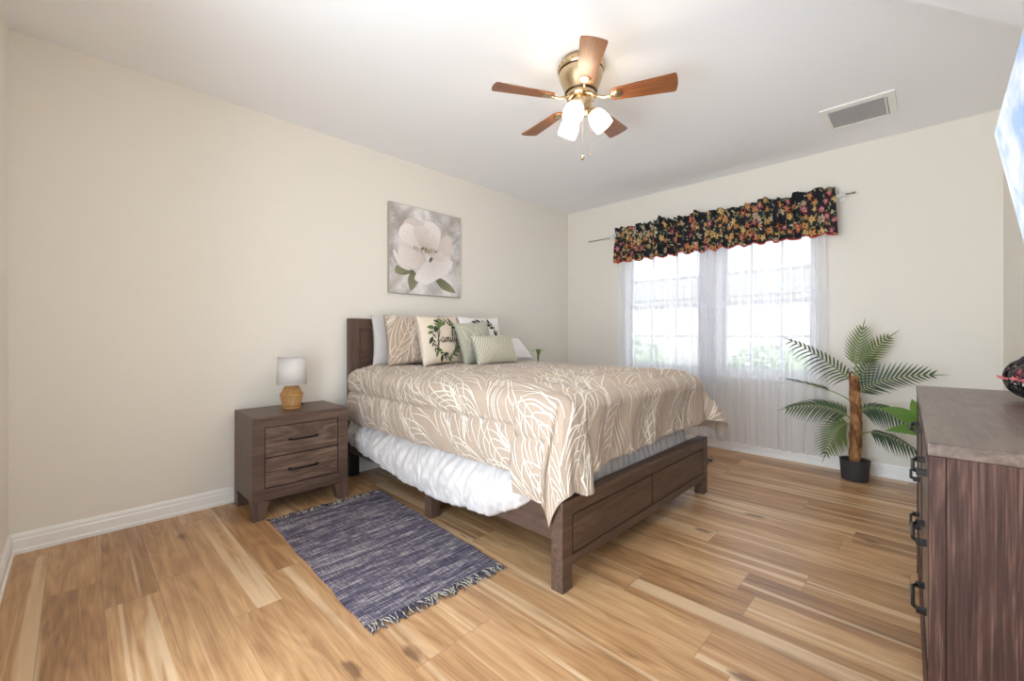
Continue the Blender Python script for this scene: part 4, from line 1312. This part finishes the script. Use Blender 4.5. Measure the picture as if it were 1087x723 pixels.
# ------------------------------------------------------------------ wall television, tilted down
tv = thing('television', 'large flat television tilted down on the right wall, screen showing sky', 'television', (3.625, -2.4, 2.03), R_(-.6))
m, nt, p = new_mat('sky_picture_on_screen')
tc = nd(nt, 'ShaderNodeTexCoord'); n1 = nd(nt, 'ShaderNodeTexNoise'); n1.inputs['Scale'].default_value = 3.2; n1.inputs['Detail'].default_value = 6; n1.inputs['Roughness'].default_value = .55
mp = nd(nt, 'ShaderNodeMapping'); mp.inputs['Scale'].default_value = (1, 1.0, 1.7); mp.inputs['Location'].default_value = (.3, .35, .2)
nt.links.new(tc.outputs['Object'], mp.inputs[0]); nt.links.new(mp.outputs[0], n1.inputs['Vector'])
r = nd(nt, 'ShaderNodeValToRGB'); e = r.color_ramp.elements
e[0].position = .40; e[0].color = (*s2l(138, 180, 238), 1); e[1].position = .62; e[1].color = (*s2l(238, 243, 252), 1)
k = e.new(.5); k.color = (*s2l(196, 216, 246), 1)
nt.links.new(n1.outputs['Fac'], r.inputs['Fac'])
p.inputs['Base Color'].default_value = (.01, .01, .01, 1); p.inputs['Roughness'].default_value = .15
nt.links.new(r.outputs['Color'], p.inputs['Emission Color']); p.inputs['Emission Strength'].default_value = .72
M_screen = m
tilt = R_(9.7)
Mt = Matrix.Rotation(-tilt, 4, 'Y')     # local: x into wall, y along wall, z up; hinge at the top edge
TW, TH_ = 1.24, .70
# far end sits at local y = +0.634
y1 = .634; y0 = y1-TW
b = MB(); b.box(-.002, .030, y0, y1, -TH_, 0, .004, M=Mt); b.box(.03, .055, y0+.2, y1-.2, -TH_+.1, -.2, .004, M=Mt)
O('bezel', b, plain('black_plastic', (.012, .012, .013), .4), tv, local=True)
b = MB(); b.box(-.0045, -.0015, y0+.006, y1-.006, -TH_+.012, -.006, 0, M=Mt)
O('screen', b, M_screen, tv, local=True)
b = MB(); b.box(.12, .170, -.15, .15, -.52, -.22, .003)
b.tube([(.06, 0, -.30), (.16, 0, -.30)], .02, 10); b.tube([(.10, 0, -.46), (.16, 0, -.46)], .02, 10)
O('wall_mount', b, M_black, tv, local=True)

# ------------------------------------------------------------------ palm
PX, PY = 3.005, -.25
palm = thing('potted_palm', 'artificial palm with feathery fronds in a black pot beside the sheers', 'plant', (PX, PY, 0))
M_pot = plain('black_plastic_pot', s2l(56, 54, 58), .55)
M_soil = plain('dark_soil', s2l(40, 32, 26), .95, noise=.4, nscale=120)
pb = MB(); pb.lathe([(.0, .001), (.082, .001), (.086, .01), (.098, .155), (.101, .160), (.097, .162), (.093, .156), (.09, .14)], 36, (PX, PY, 0)); pb.lathe([(.092, .142), (.0, .146)], 36, (PX, PY, 0), 1)
O('pot', pb, [M_pot, M_soil], palm)
M_trunk = plain('palm_husk', s2l(154, 110, 68), .85, noise=.35, nscale=25, bump=.8, bscale=60)
M_trunk2 = plain('palm_husk_dark', s2l(120, 76, 46), .9, noise=.3, nscale=30)
M_stemg = plain('palm_stem_green', s2l(128, 138, 84), .6)
tb = MB(); pts = []; rs = []
for i in range(22):
    t = i/21; pts.append((PX+.008*math.sin(t*4), PY, .142+t*.68)); rs.append((.037-.010*t)*(1+.10*math.sin(t*26)))
tb.tube(pts, rs, 14)
rr = random.Random(3)
for i in range(26):       # overlapping husk scales
    t = i/26; a = i*2.4; z = .15+t*.60; r = .036-.010*t
    d = Vector((math.cos(a), math.sin(a), 0)); s = Vector((-math.sin(a), math.cos(a), 0)); c = Vector((PX+.008*math.sin(t*4), PY, z))
    P = []
    for q in range(6):
        f = q/5; w_ = .026*(1-f**2.2)+.001
        P.append([c+d*(r+.001+.009*f)+s*(w_*k_)-d*(.008*k_*k_)+Vector((0, 0, .13*f)) for k_ in (-1, -.5, 0, .5, 1)])
    tb.grid(P, mat=i % 2)
O('trunk', tb, [M_trunk, M_trunk2], palm, solid=.0015)
M_fr = []
for c in ((92, 108, 58), (66, 88, 62), (58, 80, 64)):
    m, nt, p = new_mat('palm_frond_green')
    p.inputs['Base Color'].default_value = (*s2l(*c), 1); p.inputs['Roughness'].default_value = .45
    tl = nd(nt, 'ShaderNodeBsdfTranslucent'); tl.inputs['Color'].default_value = (*s2l(c[0]+50, c[1]+50, c[2]), 1)
    ms = nd(nt, 'ShaderNodeMixShader'); ms.inputs[0].default_value = .25
    nt.links.new(p.outputs[0], ms.inputs[1]); nt.links.new(tl.outputs[0], ms.inputs[2]); nt.links.new(ms.outputs[0], nt.nodes['Material Output'].inputs['Surface'])
    M_fr.append(m)
def frond(p0, p1, p2, p3, n, L, side, mat, start=.3, spread=.95, droop=.25):
    """cubic bezier rachis p0..p3, leaflets of length L on both sides; side = rough normal of the blade plane"""
    p0, p1, p2, p3 = map(Vector, (p0, p1, p2, p3)); side = Vector(side).normalized()
    def B(t): return p0*(1-t)**3+p1*3*t*(1-t)**2+p2*3*t*t*(1-t)+p3*t**3
    def T(t): return ((p1-p0)*3*(1-t)**2+(p2-p1)*6*t*(1-t)+(p3-p2)*3*t*t).normalized()
    mb = MB()
    mb.tube([B(i/20) for i in range(21)], [.0055*(1-.8*i/20)+.0008 for i in range(21)], 6, mat=1)
    n = int(n*.8)
    for i in range(n):
        t = start+(1-start)*(i+.5)/n
        c = B(t); tg = T(t); lat = tg.cross(side).normalized()
        f = (i+.5)/n
        ln = L*(.45+.55*math.sin(math.pi*min(1, .18+f*.85)))*(1 if f < .9 else .8)
        for sg in (1, -1):
            dirv = (lat*sg*spread+tg*(.55+.5*f)+side*.12*rr.uniform(-1, 1)).normalized()
            nv = dirv.cross(side).normalized()
            lo, hi = [], []
            for k in range(6):
                q = k/5; w_ = .0078*math.sin(math.pi*(.12+.88*q)**.75)*(1-.2*q)+.0004
                p = c+dirv*(ln*q)+Vector((0, 0, -1))*(droop*ln*q*q)
                lo.append(p+nv*w_); hi.append(p-nv*w_)
            mb.grid([lo, hi])
    tip = B(1); tg = T(1); s = tg.cross(side).normalized()
    mb.grid([[tip-s*.004, tip+tg*.05-s*.003, tip+tg*.09], [tip+s*.004, tip+tg*.05+s*.003, tip+tg*.0901]])
    O('frond', mb, [mat, M_stemg], palm)
cy_ = PY
CAMD = (.10, -1, .1)      # blade normals face into the room
# upright crown frond
frond((PX, cy_, .80), (PX+.005, cy_, .90), (PX+.01, cy_, 1.0), (PX+.05, cy_-.01, 1.20), 15, .125, CAMD, M_fr[0], start=.35, droop=-.12, spread=.8)
# second crown frond, turned to the right and back
frond((PX+.005, cy_, .80), (PX+.03, cy_+.02, .90), (PX+.08, cy_+.05, 1.02), (PX+.20, cy_+.08, 1.13), 14, .11, (.5, -.8, .3), M_fr[0], start=.4, droop=.1)
# upper left
frond((PX-.01, cy_, .76), (PX-.06, cy_-.02, .84), (PX-.22, cy_-.06, .98), (PX-.42, cy_-.10, 1.10), 20, .155, (-.15, -.75, .65), M_fr[1], start=.12, droop=.45)
# mid left, seen edge-on
frond((PX-.01, cy_, .60), (PX-.07, cy_-.01, .68), (PX-.25, cy_-.03, .73), (PX-.45, cy_-.05, .765), 18, .10, (-.1, -.15, 1), M_fr[2], start=.45, droop=-.02)
# lower left, broad
frond((PX-.01, cy_, .46), (PX-.08, cy_-.04, .57), (PX-.22, cy_-.10, .60), (PX-.43, cy_-.14, .53), 24, .155, (.0, -.75, .7), M_fr[1], start=.15, droop=.35)
# bottom left, drooping
frond((PX-.01, cy_, .42), (PX-.05, cy_-.06, .48), (PX-.11, cy_-.10, .42), (PX-.17, cy_-.13, .20), 20, .155, (-.2, -1, .05), M_fr[0], start=.25, droop=.12)
# upper right, long
frond((PX+.01, cy_, .66), (PX+.06, cy_-.02, .76), (PX+.22, cy_-.06, .85), (PX+.44, cy_-.10, .865), 22, .155, (.1, -.8, .55), M_fr[2], start=.12, droop=-.05)
# right, drooping
frond((PX+.01, cy_, .50), (PX+.06, cy_-.03, .62), (PX+.18, cy_-.06, .62), (PX+.32, cy_-.09, .50), 18, .14, (.1, -.75, .65), M_fr[2], start=.15, droop=.6)
# lowest right
frond((PX+.01, cy_, .32), (PX+.06, cy_-.03, .42), (PX+.16, cy_-.05, .44), (PX+.36, cy_-.06, .30), 18, .12, (.1, -.5, .85), M_fr[2], start=.4, droop=.5)
# back, short
frond((PX, cy_, .70), (PX+.02, cy_+.03, .80), (PX+.06, cy_+.06, .88), (PX+.10, cy_+.07, .95), 12, .11, CAMD, M_fr[2], start=.2, droop=.1)

# ------------------------------------------------------------------ broad-leaved plant behind the dresser
QX, QY = 3.49, -.40
lp = thing('leafy_plant', 'broad-leaved green plant in a white pot half hidden behind the dresser', 'plant', (QX, QY, 0))
M_wpot = plain('white_ceramic', s2l(232, 232, 232), .25)
pb = MB(); pb.lathe([(.0, .001), (.085, .001), (.105, .03), (.125, .16), (.120, .29), (.108, .315), (.100, .31), (.10, .28)], 36, (QX, QY, 0)); pb.lathe([(.108, .285), (.0, .29)], 30, (QX, QY, 0), 1)
O('pot', pb, [M_wpot, M_soil], lp)
m, nt, p = new_mat('broad_leaf_green')
p.inputs['Base Color'].default_value = (*s2l(104, 142, 70), 1); p.inputs['Roughness'].default_value = .4
tl = nd(nt, 'ShaderNodeBsdfTranslucent'); tl.inputs['Color'].default_value = (*s2l(150, 190, 80), 1)
ms = nd(nt, 'ShaderNodeMixShader'); ms.inputs[0].default_value = .3
nt.links.new(p.outputs[0], ms.inputs[1]); nt.links.new(tl.outputs[0], ms.inputs[2]); nt.links.new(ms.outputs[0], nt.nodes['Material Output'].inputs['Surface'])
M_bl = m
def broad_leaf(root, base, tip, width, nrm, par, mat):
    root, base, tip, nrm = Vector(root), Vector(base), Vector(tip), Vector(nrm).normalized()
    mb = MB(); mb.tube([root, root.lerp(base, .5)+Vector((0, 0, .03)), base], [.004, .0035, .003], 6, mat=1)
    ax = tip-base; s = ax.cross(nrm).normalized(); P = []
    for i in range(12):
        t = i/11; w_ = width*.5*math.sin(math.pi*min(1, (.06+.94*t)**.72))+.0005
        c = base+ax*t+nrm*(.03*math.sin(math.pi*t))
        P.append([c+s*(w_*k_)+nrm*(.12*w_*abs(k_)) for k_ in (-1, -.5, 0, .5, 1)])
    mb.grid(P); mb.tube([base+ax*(i/8)+nrm*(.03*math.sin(math.pi*i/8)-.001) for i in range(9)], .0016, 5, mat=1)
    O('leaf', mb, [mat, M_stemg], par)
top = (QX, QY, .29)
broad_leaf(top, (3.42, -.45, .50), (3.17, -.52, .62), .135, (-.2, -.6, .8), lp, M_bl)
broad_leaf(top, (3.45, -.45, .46), (3.20, -.52, .46), .11, (-.1, -.6, .8), lp, M_bl)
broad_leaf(top, (3.46, -.44, .52), (3.34, -.5, .70), .12, (-.6, -.7, .3), lp, M_bl)
broad_leaf(top, (3.52, -.38, .52), (3.64, -.30, .70), .13, (.3, -.8, .5), lp, M_bl)
broad_leaf(top, (3.50, -.45, .48), (3.60, -.62, .60), .13, (.2, -.5, .9), lp, M_bl)
broad_leaf(top, (3.45, -.36, .50), (3.38, -.26, .64), .11, (-.5, .4, .8), lp, M_bl)

# little plant on the far nightstand, its leaves just showing over the bed
KX, KY, KZ = .26, -.90, .637
kp = thing('small_potted_plant', 'tiny green plant peeking over the far edge of the bed', 'plant', (KX, KY, KZ))
pb = MB(); pb.lathe([(.0, .001), (.035, .001), (.048, .10), (.044, .10), (.04, .085)], 24, (KX, KY, KZ)); pb.lathe([(.041, .086), (.0, .088)], 24, (KX, KY, KZ), 1)
O('pot', pb, [M_wpot, M_soil], kp)
for a, r_, z in ((.3, .075, .325), (1.5, .06, .33), (2.6, .075, .32), (3.8, .07, .325), (5.0, .06, .335), (5.8, .08, .31)):
    d = Vector((math.cos(a), math.sin(a), 0)); q = Vector((KX, KY, KZ))
    broad_leaf(q+Vector((0, 0, .088)), q+d*.010+Vector((0, 0, z-.035)), q+d*r_+Vector((0, 0, z)), .035, Vector((d.x*-.5, d.y*-.5, .8)), kp, M_bl)
